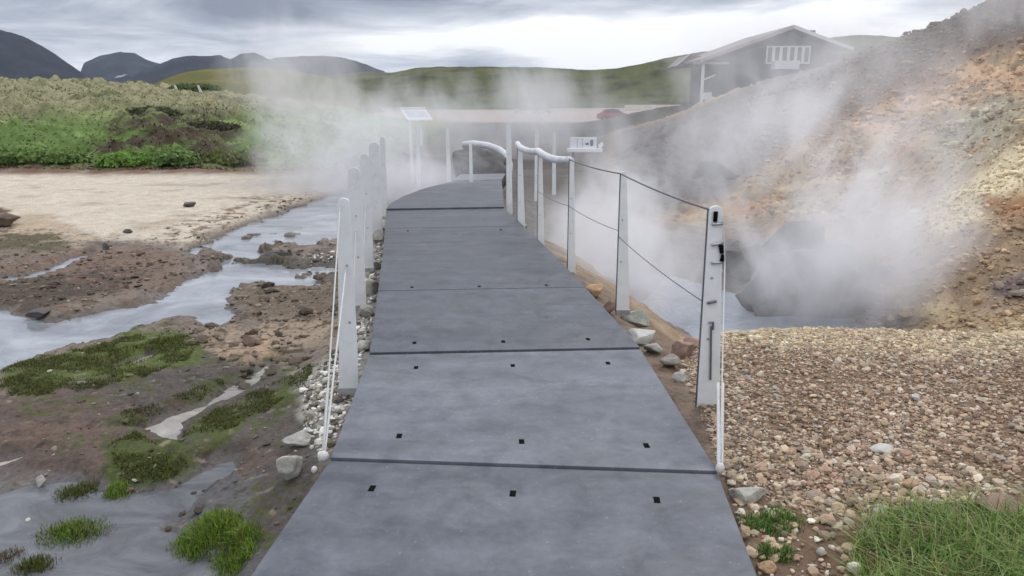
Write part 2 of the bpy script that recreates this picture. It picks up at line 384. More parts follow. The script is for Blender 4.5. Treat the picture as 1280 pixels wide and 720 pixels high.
ISLES = gpoly([(215, 345), (235, 300), (300, 292), (440, 285), (440, 400), (350, 420), (250, 415), (225, 385)], WZ)
def deck_mask(x, y):
    cl = np.interp(y, deckL[:, 1], deckL[:, 0]); cr = np.interp(y, deckR[:, 1], deckR[:, 0])
    m = np.minimum(x - cl, cr - x)
    return np.where((y < 16.5), m, -9)

def height(x, y, full=True):
    z = base_h(x, y)
    dist = np.sqrt(x * x + y * y)
    px, py = project(x, y, z)
    right = sstep(-0.2, 1.6, x - np.interp(y, [0, 6, 12, 16, 40], [0.6, 0.8, -0.1, 1.5, 5.5]))
    near = 1 - sstep(16, 24, y)
    hill = right * sstep(7.4, 9, y) * (1 - sstep(45, 60, y)) * sstep(-1.3, -0.7, z)
    bank = (1 - sstep(-3.5, -1.5, x + 0.06 * y)) * sstep(20.8, 23.5, y) * (1 - sstep(60, 90, y))
    n_lo = fbm(x * 0.9, y * 0.9, 4, 3); n_hi = fbm(x * 6, y * 6, 4, 11)
    flat_left = (1 - right) * near
    z = z + flat_left * (0.035 * n_lo + 0.030 * n_hi + .012 * fbm(x * 22, y * 22, 3, 12))
    z = z + right * (1 - hill) * near * (0.03 * n_lo + 0.018 * n_hi)
    rid = np.abs(fbm(x * 0.55 + 0.25 * y, y * 0.55, 5, 21)); rid2 = np.abs(fbm(x * 1.7, y * 1.7 + 0.5 * z, 4, 31))
    z = z + hill * (0.42 * (0.32 - rid) + 0.24 * (0.3 - rid2) + 0.07 * fbm(x * 5, y * 5, 4, 41)) * np.clip(dist / 14, .45, 1.6)
    z = z + bank * (0.55 * fbm(x * 0.5, y * 0.5, 4, 51) + 0.45 * np.abs(fbm(x * 1.0, y * 1.0, 3, 52)))
    mid = sstep(17, 24, y) * (1 - bank) * (1 - hill) * (1 - sstep(90, 100, y))
    z = z + mid * 0.12 * fbm(x * 0.6, y * 0.6, 4, 55)
    # channels cut by water
    wob = (0.13 * fbm(x * 1.3, y * 1.3, 6, 61, .62) + .07 * fbm(x * 5, y * 5, 4, 62, .6)) * np.clip(dist / 6, .5, 2.0)
    for nm, dep, sc in (('stream', 0.12, 1.0), ('strip', 0.05, .7), ('pud', 0.03, .6), ('milk', 0.03, .62), ('milk2', .025, .6), ('milk3', .025, .5)):
        sel = (y < 30) & (x < 0.5)
        sd = np.full(x.shape, -9.0); sd[sel] = poly_sd(x[sel], y[sel], GP[nm])
        sd = sd + wob * sc
        k = sstep(-0.16 * sc, 0.16 * sc, sd)
        lip = sstep(-0.6, -0.05, sd)
        tgt_bank = np.maximum(np.minimum(z, WZ + 0.09), WZ + 0.025 + 0.02 * np.abs(n_hi))
        z = np.where(sel, z * (1 - lip) + tgt_bank * lip, z)
        z = z * (1 - k) + k * np.minimum(z, WZ - dep * (0.5 + 0.5 * sstep(0, .4, sd)) + 0.03 * np.maximum(n_hi, 0.25) * (1.1 if nm == 'stream' else 0) + (0.05 * np.maximum(fbm(x * 2.6, y * 3.4, 5, 64, .6) - .02, 0) + .012 * n_hi if nm == 'pud' else 0))
    isl = np.zeros(x.shape); sel = (y < 14) & (x < 0)
    isl[sel] = sstep(-.2, .3, poly_sd(x[sel], y[sel], ISLES))
    z = z + isl * 0.75 * np.clip(fbm(x * 1.25, y * .95, 5, 66, .62) - .11, 0, .2) * (z < WZ + .10) * sstep(WZ + .10, WZ - .02, z)
    # keep the soil under the deck
    dm = deck_mask(x, y)
    z = z - sstep(-0.10, 0.02, dm) * np.maximum(z + 0.16, 0)
    return z

if _DBG:
    for i in range(_n):
        for j in range(i):
            r = math.sqrt(_d2[i, j])
            if r < .12 and abs(_ypz[i] - _ypz[j]) / (r + .01) > 1.2: print('CONFLICT', ctl[i].round(2), ctl[j].round(2), round(r, 3), (_ypz[i] - _ypz[j]).round(3))
    hh = base_h(ctl[:, 0], ctl[:, 1])
    for i in range(_n):
        if abs(hh[i] - ctl[i, 2]) > .03 * (ctl[i, 1] + 2): print('RESID', ctl[i].round(2), hh[i].round(2))
    raise SystemExit
NA = 1150
ys = np.concatenate([np.exp(np.linspace(math.log(0.5), math.log(2.2 + OFF), 40, endpoint=False)), np.exp(np.linspace(math.log(2.2 + OFF), math.log(7.2 + OFF), 330, endpoint=False)),
                     np.exp(np.linspace(math.log(7.2 + OFF), math.log(30 + OFF), 430, endpoint=False)), np.exp(np.linspace(math.log(30 + OFF), math.log(70 + OFF), 130, endpoint=False)),
                     np.exp(np.linspace(math.log(70 + OFF), math.log(5500), 90))]) - OFF
aa = np.linspace(-1.12, 1.12, NA)
YY = np.repeat(ys, NA); XX = np.tile(aa, len(ys)) * np.maximum(YY + OFF, .5)
ZZ = height(XX, YY)
PX, PY = project(XX, YY, ZZ)

# ------------------------------------------------------------------ zones of soil
def C(*rgb): return np.array([(c / 255.0) ** 2.2 for c in rgb])
col = np.zeros((len(XX), 3)); wet = np.zeros(len(XX))
nz1 = fbm(XX * 1.1, YY * 1.1, 5, 71); nz2 = fbm(XX * 4.5, YY * 4.5, 5, 81); nz3 = fbm(XX * 0.35, YY * 0.35, 4, 91)
def lay(mask, c, w=None):
    global col, wet
    m = np.clip(mask, 0, 1)[:, None]; col = col * (1 - m) + np.asarray(c) * m
    if w is not None: wet = wet * (1 - m[:, 0]) + w * m[:, 0]
nz4 = fbm(XX * 13, YY * 13, 4, 85, .6)
NPX = 16 * nz1 + 12 * nz2 + 7 * nz4                   # wobble in apparent size
def zone(poly, soft=8, wob=1.0):
    sd = poly_sd(PX, PY, poly) + NPX * wob * np.clip(PY - 127, 30, 400) / 220
    return sstep(-soft, soft, sd)
right = sstep(-0.3, 0.9, XX - np.interp(YY, [0, 6, 12, 16, 40, 80], [0.6, 0.9, 0.2, 1.5, 5.0, 9]))
lay(np.ones(len(XX)), C(128, 116, 102), 0.25)
# --- left flat
left = (1 - right)
lay(left, C(118, 106, 95), 0.35)
lay(left * sstep(-.1, .35, nz2), C(92, 80, 70), 0.45)
lay(zone([(-200, 214), (430, 216), (430, 240), (400, 248), (345, 262), (300, 278), (230, 308), (180, 304), (130, 300), (60, 282), (-200, 258)], 7), C(192, 180, 162), 0.05)
lay(zone([(-200, 214), (430, 216), (430, 240), (345, 262), (230, 308), (60, 282), (-200, 258)], 7) * sstep(0.05, .5, nz1), C(172, 158, 138), 0.1)
lay(zone([(330, 262), (400, 244), (330, 244), (250, 272), (190, 300), (240, 305)], 6, 1.6) * sstep(-.1, .25, nz2), C(128, 112, 92))
lay(zone([(-200, 262), (60, 268), (120, 300), (60, 318), (-200, 318)], 7, 1.5), C(170, 152, 130))
lay(zone([(-200, 285), (40, 290), (96, 302), (70, 318), (-200, 326)], 6, 1.5), C(84, 76, 52))
lay(zone([(-200, 318), (100, 318), (180, 304), (246, 326), (222, 352), (150, 374), (80, 392), (-200, 384)], 6, 1.5), C(112, 94, 80), 0.4)
lay(zone([(-200, 352), (40, 350), (120, 336), (190, 340), (140, 366), (60, 386), (-200, 378)], 6, 1.4), C(72, 60, 48), 0.5)
lay(zone([(100, 318), (176, 316), (172, 340), (110, 342)], 12, 3) * sstep(-.2,.3,nz2) * .8, C(116, 90, 76))
lay(zone([(0, 262), (18, 270), (14, 284), (-40, 286), (-40, 250)], 4), C(86, 66, 48))
# islets in the stream
lay(zone([(300, 306), (345, 304), (378, 318), (372, 336), (320, 344), (280, 336)], 6, 1.2) , C(86, 78, 64), .5)
lay(zone([(372, 322), (420, 316), (440, 330), (410, 346), (370, 340)], 6, 1.2), C(92, 86, 78), .4)
lay(zone([(360, 290), (400, 272), (450, 268), (450, 296), (390, 302)], 6, .6), C(150, 146, 138), .4)
lay(zone([(300, 366), (345, 350), (430, 360), (430, 400), (330, 400)], 8, 1.5), C(104, 90, 74), .5)
lay(zone([(250, 410), (330, 395), (430, 395), (430, 440), (330, 450), (270, 470)], 8, 1.5), C(150, 132, 112), .3)
lay(zone([(250, 410), (330, 395), (430, 395), (430, 440), (330, 450), (270, 470)], 8, 1.5) * sstep(.05, .3, nz2), C(84, 68, 54), .3)
lay(zone([(262, 432), (330, 425), (345, 448), (300, 470), (250, 462)], 8, 1.3) * sstep(-.3, .2, nz1), C(170, 144, 118), .3)
# near dark mud
lay(zone([(60, 470), (180, 440), (300, 445), (400, 470), (420, 560), (370, 720), (250, 760), (180, 640), (60, 600)], 14, 1.2), C(82, 74, 68), .5)
lay(zone([(-200, 490), (120, 478), (190, 500), (200, 560), (150, 606), (-200, 598)], 14, 1.4), C(90, 76, 68), .35)
lay(zone([(-200, 490), (120, 478), (190, 500), (200, 560), (150, 606), (-200, 598)], 14, 1.4) * sstep(.0, .4, nz1), C(104, 86, 74), .35)
lay(zone([(180, 600), (235, 580), (262, 562), (250, 590), (215, 615)], 5, .6), C(58, 42, 34))
lay(zone([(330, 560), (410, 545), (390, 640), (330, 720), (290, 700), (330, 640)], 12, 1), C(84, 77, 73), .6)
lay(zone([(-200, 600), (60, 596), (150, 615), (330, 590), (330, 740), (-200, 800)], 12, 1.), C(92, 90, 90), .65)
# mossy patches
moss1 = zone([(-60, 500), (10, 462), (80, 442), (150, 424), (190, 416), (250, 424), (236, 452), (190, 470), (130, 486), (60, 496)], 8, 1.3)
lay(moss1, C(86, 96, 48), .0)
moss2 = zone([(225, 545), (270, 512), (330, 488), (390, 468), (392, 492), (330, 524), (270, 548)], 8, 1.2) + zone([(135, 560), (170, 545), (240, 580), (230, 600), (150, 600)], 8, 1.3) + zone([(150, 520), (200, 505), (260, 480), (330, 455), (320, 476), (230, 512), (160, 536)], 6, 1.5) * .8
moss2 = np.clip(moss2, 0, 1)
lay(moss2, C(74, 82, 40), .1)
# pale grit beside the left posts
lay(zone([(372, 470), (430, 440), (470, 270), (485, 270), (470, 450), (440, 520), (400, 590), (372, 500)], 10, 1.0), C(150, 145, 135), .1)
# water's edge: wet dark rim
rim = left * sstep(WZ + 0.05, WZ + 0.0, ZZ) * (YY < 20)
lay(rim * 0.65, C(100, 96, 94), .6)
near_l = left * (YY < 12) * (1 - zone([(-200, 214), (430, 216), (430, 240), (345, 262), (230, 308), (60, 282), (-200, 258)], 12))
lay(near_l * sstep(.12, .45, nz4 + .4 * nz2) * .75, C(62, 52, 45), .4)
lay(near_l * sstep(.30, .55, fbm(XX * 9, YY * 9, 4, 86, .6)) * .6, C(150, 138, 122), .2)
lay(near_l * sstep(.25, .5, fbm(XX * 2.4, YY * 2.4, 5, 87)) * .55, C(98, 80, 68), .3)
lay(near_l * sstep(.05, .35, fbm(XX * 2.0, YY * 2.0, 5, 88)) * sstep(-.1, .25, nz4) * sstep(430, 450, PY + NPX) * .85 * sstep(WZ + .03, WZ + .07, ZZ), C(80, 86, 44), .0)
# --- right shelf
shelf = right * (1 - sstep(7.2, 8.4, YY))
lay(shelf, C(120, 98, 78), .05)
lay(shelf * sstep(-.1, .5, nz1), C(132, 104, 84), .05)
lay(shelf * sstep(.05, .5, nz3) , C(136, 112, 88), .05)
lay(zone([(905, 590), (1000, 600), (1090, 640), (1100, 720), (1090, 760), (930, 760)], 16, 1.2) * shelf, C(116, 92, 74), .15)
lay(zone([(990, 585), (1060, 580), (1060, 640), (1000, 640)], 10, 1) * shelf, C(140, 104, 82), .15)
lay(zone([(850, 400), (1300, 400), (1300, 446), (1000, 436), (850, 430)], 10, 1) * shelf * .8, C(206, 190, 154), 0)
# --- pit and hillside
hs = right * sstep(7.2, 8.4, YY) * (1 - sstep(48, 60, YY))
lay(hs, C(158, 134, 104), 0)
lay(hs * sstep(-.05, .45, nz1), C(176, 150, 108), 0)
lay(hs * sstep(.1, .5, nz2), C(112, 84, 64), 0)
lay(hs * sstep(.12, .45, fbm(XX * .9, YY * .5 + ZZ, 5, 103)) * .8, C(206, 184, 140), 0)
lay(hs * sstep(.05, .5, fbm(XX * .5, YY * .5, 4, 101)), C(168, 128, 88), 0)
lay(hs * zone([(1180, 60), (1340, 40), (1340, 110), (1230, 120), (1160, 150), (1100, 190), (1060, 130)], 14, 1) * sstep(-.4, .3, nz1), C(200, 160, 116))
lay(hs * zone([(1190, 150), (1240, 125), (1300, 130), (1240, 200), (1190, 215), (1160, 190)], 14, 1) * sstep(-.3, .25, nz1 + .2), C(164, 156, 132))
lay(hs * zone([(1000, 140), (1090, 80), (1160, 70), (1190, 100), (1100, 130), (1020, 180)], 14, 1.2), C(124, 86, 64))
lay(hs * zone([(1150, 270), (1220, 215), (1290, 170), (1400, 100), (1400, 200), (1290, 230), (1230, 260), (1180, 300)], 10, .8), C(216, 198, 160))
lay(hs * zone([(1230, 250), (1300, 225), (1400, 200), (1400, 280), (1260, 280)], 10, 1) * sstep(-.3, .2, nz1), C(166, 116, 74))
lay(hs * zone([(1180, 300), (1240, 270), (1400, 270), (1400, 420), (1200, 420)], 14, 1.) * .8, C(150, 126, 98))
lay(hs * zone([(1230, 350), (1300, 330), (1300, 370), (1240, 380)], 10, 1.) * .8, C(100, 90, 96))
dark = hs * sstep(0, 1, zone([(820, 230), (860, 140), (960, 100), (1060, 60), (1130, 40), (1200, 10), (1400, -90), (1400, 0), (1290, 38), (1210, 52), (1140, 78), (1060, 105), (1010, 150), (960, 190), (900, 230)], 12, .8))
lay(dark, C(74, 66, 56)); lay(dark * sstep(.0, .4, nz1), C(88, 74, 58))
lay(sstep(14, 18, YY) * (1 - sstep(50, 62, YY)) * sstep(0, 1, zone([(640, 240), (700, 175), (860, 140), (960, 100), (1060, 60), (1080, 100), (1020, 150), (960, 200), (900, 250), (800, 280)], 14, 1)) * right, C(102, 96, 92))
lay(hs * sstep(0, 1, zone([(1000, 150), (1040, 84), (1110, 62), (1180, 40), (1290, -8), (1400, -60), (1400, 20), (1290, 56), (1200, 74), (1130, 100), (1070, 140)], 12, 1.3)) * .8, C(84, 68, 56))
lay(hs * zone([(1170, 30), (1260, 0), (1400, -60), (1400, 30), (1270, 36)], 8, .6), C(52, 42, 34))
lay(right * sstep(8.2, 9.0, YY) * sstep(-.75, -1.05, ZZ), C(112, 104, 100), .5)
hl = (hs * (1 - np.clip(dark, 0, 1)))[:, None]; col = col * (1 + .08 * hl); col = col * (1 - .16 * hl) + .16 * hl * col.mean(1, keepdims=True)
# --- middle distance and bank
mid = sstep(16, 19, YY) * (1 - hs) * (1 - sstep(95, 104, YY))
lay(mid * right * 0 + mid * sstep(-6.5, -3.5, XX + .05 * YY), C(88, 82, 76), .2)
lay(sstep(44, 52, YY) * (1 - sstep(95, 104, YY)) * (1 - hs) * sstep(-9, -4, XX), C(64, 62, 56), 0)
lay(sstep(100, 108, YY) * (1 - sstep(230, 250, YY)) * sstep(-32, -18, XX), C(150, 136, 126), 0)
lay(sstep(240, 260, YY), C(88, 92, 54), 0)
bank = (1 - sstep(-3.5, -1.5, XX + .06 * YY)) * sstep(21.0, 22.5, YY + 0.6 * nz1) * (1 - sstep(100, 110, YY))
lay(bank, C(92, 112, 58), 0)
lay(bank * sstep(.0, .4, fbm(XX * .5, YY * .5, 4, 123)), C(120, 140, 76))
straw = bank * sstep(0.6, 1.8, ZZ + 0.7 * fbm(XX * .35, YY * .35, 4, 111) - 0.04 * np.maximum(XX + 14, -10))
lay(straw, C(138, 132, 102), 0); lay(straw * sstep(0, .4, nz1), C(112, 112, 78), 0); lay(straw * sstep(.1, .4, fbm(XX * .45, YY * .45, 4, 122)) * .8, C(92, 98, 62), 0)
lay(bank * zone([(120, 190), (110, 170), (170, 135), (300, 140), (330, 200), (230, 212), (130, 205)], 10, 1.2) * sstep(-.2, .4, fbm(XX * .6, YY * .6, 4, 121) + .15), C(74, 64, 50))
lay(bank * sstep(60, 75, YY), C(118, 112, 64))
lay(zone([(-200, 206), (430, 208), (430, 218), (-200, 217)], 3, .4) * sstep(19, 20.5, YY) * (YY < 26) * sstep(-.5, .1, nz1), C(110, 86, 70))
col = np.clip(col, 0.004, 0.8)

idx = (np.arange(len(ys) - 1)[:, None] * NA + np.arange(NA - 1)[None]).ravel()
faces = np.stack([idx, idx + 1, idx + NA + 1, idx + NA], 1)
ground = fast_mesh('ground', np.stack([XX, YY, ZZ], 1), faces, M_ground, col, True, {'wet': np.clip(wet, 0, .75)})
tag(ground, 'muddy flat, gravel shelf and ochre hillside around the walkway', 'ground', kind='structure')

# ------------------------------------------------------------------ water sheets
def sheet(name, pts, z, m, label):
    P = np.array([(p[0], p[1], z) for p in pts])
    me = bpy.data.meshes.new(name); me.from_pydata([tuple(p) for p in P], [], [tuple(range(len(P)))]); me.update()
    bm = bmesh.new(); bm.from_mesh(me); bmesh.ops.recalc_face_normals(bm, faces=bm.faces[:])
    for f in bm.faces:
        if f.normal.z < 0: f.normal_flip()
    bmesh.ops.triangulate(bm, faces=bm.faces[:]); bm.to_mesh(me); bm.free()
    me.materials.append(m); o = bpy.data.objects.new(name, me); link(o)
    return tag(o, label, 'water', kind='structure')
def grow(poly, d):
    P = np.array(poly); c = P.mean(0)
    n = len(P); out = []
    A = 0.5 * sum(P[i][0] * P[(i + 1) % n][1] - P[(i + 1) % n][0] * P[i][1] for i in range(n)); sg = 1 if A > 0 else -1
    for i in range(n):
        e = P[(i + 1) % n] - P[i - 1]; nn = np.array([e[1], -e[0]]) * sg; nn = nn / (np.linalg.norm(nn) + 1e-9); out.append(P[i] + nn * d)
    return out
sheet('stream', [(-30, 4.6), (-0.95, 4.6), (-1.0, 13), (-2.9, 16), (-3.2, 26), (-30, 26)], WZ, M_stream, 'grey silty stream winding through the mud flat')
sheet('puddle', [(-9, 0.2), (-0.75, 0.2), (-0.75, 4.595), (-9, 4.595)], WZ + 0.002, M_puddle, 'shallow grey puddle at the bottom left corner')
sheet('milky_rivulet', grow(GP['milk'], 0.14), WZ + 0.003, M_milky, 'pale milky rivulet between mossy patches')
sheet('milky_trickle', grow(GP['milk2'], 0.12), WZ + 0.003, M_milky, 'short pale trickle beside red brown mud')
sheet('milky_seep', grow(GP['milk3'], 0.10), WZ + 0.003, M_milky, 'small pale seep under the mossy bank')
sheet('hot_pool', [(0.9, 7.0), (2.4, 6.9), (4.2, 7.6), (5.0, 8.6), (4.6, 9.6), (3.4, 10.6), (2.6, 12), (1.4, 13), (0.3, 12.5), (0.3, 9.5)], -1.14, M_pool, 'steaming grey hot pool in the pit right of the walkway')

# ------------------------------------------------------------------ far hills
def hill(prof, dist, width, zb, colr, label, amp=0.03, back=1.0, colr2=None, name='hill', seed=0):
    pxs = np.array([p[0] for p in prof], float); pys = np.array([p[1] for p in prof], float)
    n = 320; m = 44
    u = np.linspace(pxs[0], pxs[-1], n); v = np.interp(u, pxs, pys)
    kern = np.hanning(9); kern /= kern.sum(); v = np.convolve(np.pad(v, 4, 'edge'), kern, 'valid')
    R = np.array([Q(a, b, dist) for a, b in zip(u, v)])
    t = np.concatenate([np.linspace(0, 1, m), np.linspace(1.06, 1 + back, 10)])
    V = np.zeros((len(t), n, 3))
    for k, tt in enumerate(t):
        yk = dist - width * (1 - tt)
        prof_t = (tt if tt < 1 else max(0, 1 - (tt - 1) / back * 1.0)); s_ = prof_t * prof_t * (3 - 2 * prof_t)
        V[k, :, 0] = R[:, 0] / dist * yk; V[k, :, 1] = yk; V[k, :, 2] = zb + (R[:, 2] - zb) * s_ - 4 * (1 - np.minimum(1, np.minimum(np.arange(n), np.arange(n)[::-1]) / (n * .12))) * (dist < 400)
    x, y = V[..., 0].ravel(), V[..., 1].ravel()
    hh = (R[:, 2].max() - zb)
    V[..., 2] += (hh * amp * (fbm(x / width * 5, y / width * 5, 5, 131 + seed) + .4 * 1.2 * np.abs(fbm(x / width * 14, y / width * 8, 5, 141 + seed)))).reshape(V.shape[:2]) * np.minimum(1, np.minimum(t, 1 + back - t) * 4)[:, None]
    V = V.reshape(-1, 3)
    i = (np.arange(len(t) - 1)[:, None] * n + np.arange(n - 1)[None]).ravel()
    fc = np.stack([i, i + 1, i + n + 1, i + n], 1)
    nn = fbm(x / width * 9, y / width * 9, 6, 151 + seed, .65)
    c = np.asarray(colr)[None] * np.ones((len(V), 1)); k = sstep(-.1, .4, nn)[:, None]
    c = c * (1 - k) + np.asarray(colr2 if colr2 is not None else np.asarray(colr) * 2.0) * k
    o = fast_mesh(name, V, fc, M_far, c, True); return tag(o, label, 'hill', kind='structure')
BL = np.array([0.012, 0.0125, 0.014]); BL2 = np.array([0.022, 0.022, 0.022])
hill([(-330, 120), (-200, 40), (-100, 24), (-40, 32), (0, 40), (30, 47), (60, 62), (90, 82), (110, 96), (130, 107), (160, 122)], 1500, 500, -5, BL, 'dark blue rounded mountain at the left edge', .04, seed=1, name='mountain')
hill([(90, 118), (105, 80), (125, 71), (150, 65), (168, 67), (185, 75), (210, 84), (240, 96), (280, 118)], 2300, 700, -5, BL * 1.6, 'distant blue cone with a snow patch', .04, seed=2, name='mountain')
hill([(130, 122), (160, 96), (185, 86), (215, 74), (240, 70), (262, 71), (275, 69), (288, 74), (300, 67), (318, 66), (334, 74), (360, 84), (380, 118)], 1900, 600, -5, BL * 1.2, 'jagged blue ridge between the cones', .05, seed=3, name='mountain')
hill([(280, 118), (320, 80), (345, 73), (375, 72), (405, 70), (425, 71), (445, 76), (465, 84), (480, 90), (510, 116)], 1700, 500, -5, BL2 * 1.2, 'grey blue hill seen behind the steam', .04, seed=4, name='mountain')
hill([(150, 122), (185, 110), (205, 101), (230, 92), (260, 87), (300, 86), (350, 88), (400, 94), (440, 106), (490, 126)], 150, 75, -1, C(96, 95, 56), 'low olive grass hill below the blue mountains', .05, colr2=C(112, 104, 62), seed=5)
hill([(300, 122), (380, 98), (450, 91), (490, 91), (520, 86), (560, 84), (620, 84), (680, 85), (735, 88), (770, 86), (800, 80), (840, 72), (880, 66), (960, 60), (1040, 48), (1080, 45), (1110, 47), (1180, 60), (1300, 60)], 420, 150, -1, C(86, 90, 58), 'long green ridge behind the house', .03, colr2=C(62, 58, 42), seed=6)
# snow patch on the cone
mb = MB(); P = [Q(143, 97.5, 1640), Q(147, 94.5, 1640), Q(153, 93.8, 1640), Q(158, 92.0, 1640), Q(155, 95.5, 1640), Q(149, 97.0, 1640)]
mb.prism(P, (0, 8, -1)); o = mb.obj('snow_patch', mat('old_snow', (.7, .72, .75), .8, .1, .1)); tag(o, 'tiny white snow patch below the blue cone', 'snow', kind='structure')

# ------------------------------------------------------------------ walkway
deck = empty('walkway', (0, 5, -0.03), 'long grey panelled walkway curving through the steam', 'walkway')
DO = np.array(deck.location)
def panel(l0, r0, l1, r1, mids_l=None, mids_r=None, tone=0.0, holes=(), dz=0.0, g0=0.0012, g1=0.0012):
    d = (l1 + r1 - l0 - r0) / 2; d = d / np.linalg.norm(d)
    ring = [l0 + d * g0] + list(mids_l or []) + [l1 - d * g1, r1 - d * g1] + list(reversed(mids_r or [])) + [r0 + d * g0]
    ring = np.array(ring) - DO; ring[:, 2] = 0.0 - DO[2] + dz
    mb = MB(); mb.prism(ring, (0, 0, -0.035))
    o = mb.obj('deck_panel', M_deck, deck, bevel=0.003)
    o['tone'] = tone
    rz = math.atan2(d[1], d[0])
    for px, py in holes:
        p = G(px, py, dz) - DO; p[2] = -DO[2] + dz - 0.0014
        MB().box(p, (0.050, 0.026, 0.005), rz).obj('bolt_slot_shade', M_black, o)  # flush black block paints the shade inside an open slot
    return o
W_, N_ = 0.007, 0.003
panel(*seams[0], *seams[1], tone=.5, g0=W_, g1=W_)
panel(*seams[1], *seams[2], tone=.5, holes=[(465, 610.5), (641, 617), (821, 625)], g0=W_, g1=W_)
panel(*seams[2], *seams[3], tone=1.0, holes=[(499, 545), (652, 552), (808, 557), (520, 459.5), (641, 457), (760, 454)], g0=W_, g1=W_, dz=.010)
rows = [[(518, 428.5), (629, 427), (735, 424)], [(515, 359), (599, 358), (683, 356.5)], [(512, 317), (581, 316), (648, 315.5)], [(510, 288.5), (626, 287)]]
for k in range(4):
    panel(*seams[3 + k], *seams[4 + k], tone=[.22, .12, .0, .05][k], holes=rows[k], g0=W_ if k == 0 else N_, g1=W_ if k == 3 else N_, dz=.022 + .002 * (k % 2))
panel(far_left[0], far_right[0], far_left[-1], far_right[-1], far_left[1:-1], far_right[1:-1], tone=.1, g0=W_, dz=.05)
e0, e1 = far_left[-1], far_right[-1]
panel(e0, e1, G(575, 221.5), G(632, 220), dz=.06, tone=1.0)
for side in (0, 1):
    pts = [(s[side] * 0.86 + s[1 - side] * 0.14) - DO + np.array([0, 0, -0.11]) for s in seams]
    mb = MB()
    for p, q in zip(pts[:-1], pts[1:]):
        v = q - p; mb.box((p + q) / 2, (np.linalg.norm(v[:2]), 0.07, 0.11), math.atan2(v[1], v[0]))
    mb.obj('beam', M_beam, deck)

# ------------------------------------------------------------------ railings
def heading(y, side):
    E = deckL if side < 0 else deckR
    i = max(1, min(len(E) - 1, int(np.searchsorted(E[:, 1], y))))
    d = E[i] - E[i - 1]; return math.atan2(d[1], d[0]) - math.pi / 2
def post(parent, px, py, ztop, zbase, side, w0, w1, name='post', th=0.022, wire=True, yaw=None, base_at=None):
    """tapered flat post: inner edge upright, outer edge sloping, round top. (px,py) = top of the inner edge"""
    T = G(px, py, ztop) if base_at is None else base_at
    o = np.array(parent.location); a = heading(T[1], side) if yaw is None else yaw
    ex = np.array([math.cos(a), math.sin(a), 0]) * side; ey = np.array([-math.sin(a), math.cos(a), 0])
    hgt = ztop - zbase
    pr = [(0, -hgt), (w0, -hgt), (w1, -w1 * 0.45), (w1 * 0.93, -w1 * 0.2), (w1 * 0.72, -w1 * 0.04), (w1 * 0.5, 0), (w1 * 0.28, -w1 * 0.04), (w1 * 0.07, -w1 * 0.2), (0, -w1 * 0.45)]
    base = np.array([T[0], T[1], ztop]) - o
    poly = [base + ex * q[0] + np.array([0, 0, q[1]]) - ey * th / 2 for q in pr]
    mb = MB(); mb.prism(poly, ey * th); p = mb.obj(name, M_white, parent, bevel=0.004)
    if wire:
        e = base - ex * 0.004
        w = MB(); w.tube([e + np.array([0, 0, -w1 * .3]), e + np.array([0, 0, -hgt + .02])], 0.0045, 6); w.obj('edge_cable', M_wire, p)
    for f in (0.33, 0.62):
        c = base + ex * (w1 * .5) + np.array([0, 0, -hgt * f]) - ey * (th / 2 + 0.004)
        MB().tube([c, c + ey * 0.008], 0.008, 8).obj('bolt', M_steel, p)
    foot = MB(); c = base + ex * (w0 / 2) + np.array([0, 0, -hgt + .02]); foot.box(c, (w0 * 1.04, th * 1.8, 0.04), a); foot.obj('base_plate', M_steel, p)
    return p, T, ex, ey
def cable(parent, name, pts, r, m, sag=0.0, n=10):
    o = np.array(parent.location); out = []
    for a, b in zip(pts[:-1], pts[1:]):
        a, b = np.asarray(a), np.asarray(b)
        for i in range(n):
            t = i / n; p = a * (1 - t) + b * t; p = p + np.array([0, 0, -sag * 4 * t * (1 - t)]); out.append(p - o)
    out.append(np.asarray(pts[-1]) - o)
    mb = MB(); mb.tube(out, r, 6); return mb.obj(name, m, parent, smooth=True)

# right side
railR = empty('rope_railing', G(885, 518, -0.1), 'right railing of white tapered posts with wires and a foam sleeve', 'railing')
RP = []
for px, py, zt, zb, w0, w1 in [(886, 257, 1.05, -0.17, .135, .078), (776, 214, 1.05, -0.16, .115, .05), (712, 197, 1.05, -0.2, .085, .045), (673, 187, 1.05, -0.2, .085, .045), (647, 180, 1.05, -0.2, .11, .06)]:
    RP.append(post(railR, px, py, zt, zb, 1, w0, w1))
p, T, ex, ey = RP[0]
o = np.array(railR.location)
def near_fittings(p, T, ex, ey):
    base = np.array([T[0], T[1], 1.05]) - o; f = -ey * 0.02
    def at(w, dz): return base + ex * w + np.array([0, 0, dz]) + f
    mb = MB(); mb.tube([at(.035, -.03), at(.035, -.085)], .012, 8); mb.obj('clamp', M_black, p, smooth=True)
    mb = MB(); mb.tube([at(.02, -.10), at(.075, -.095)], .009, 8); mb.obj('shackle', M_steel, p, smooth=True)
    mb = MB(); mb.tube([at(.025, -.215), at(.085, -.20)], .009, 8); mb.obj('shackle', M_steel, p, smooth=True)
    MB().tube([at(.075, -.215), at(.085, -.26)], .013, 8).obj('turnbuckle', M_black, p, smooth=True); MB().tube([at(.092, -.268), at(.086, -.305)], .012, 8).obj('turnbuckle', M_black, p, smooth=True)
    mb = MB(); mb.tube([at(.03, -.315), at(.095, -.31)], .009, 8); mb.obj('shackle', M_steel, p, smooth=True)
    mb = MB(); mb.tube([at(.02, -.545), at(.07, -.535)], .008, 8); mb.obj('shackle', M_wire, p, smooth=True)
    mb = MB(); mb.tube([at(.035, -.66), at(.06, -.655), at(.062, -.70)], .006, 6); mb.obj('hook', M_wire, p); MB().tube([at(.05, -.68), at(.066, -1.0)], .006, 6).obj('chain', M_wire, p)
near_fittings(p, T, ex, ey)
anc = G(900, 588, 0.02)
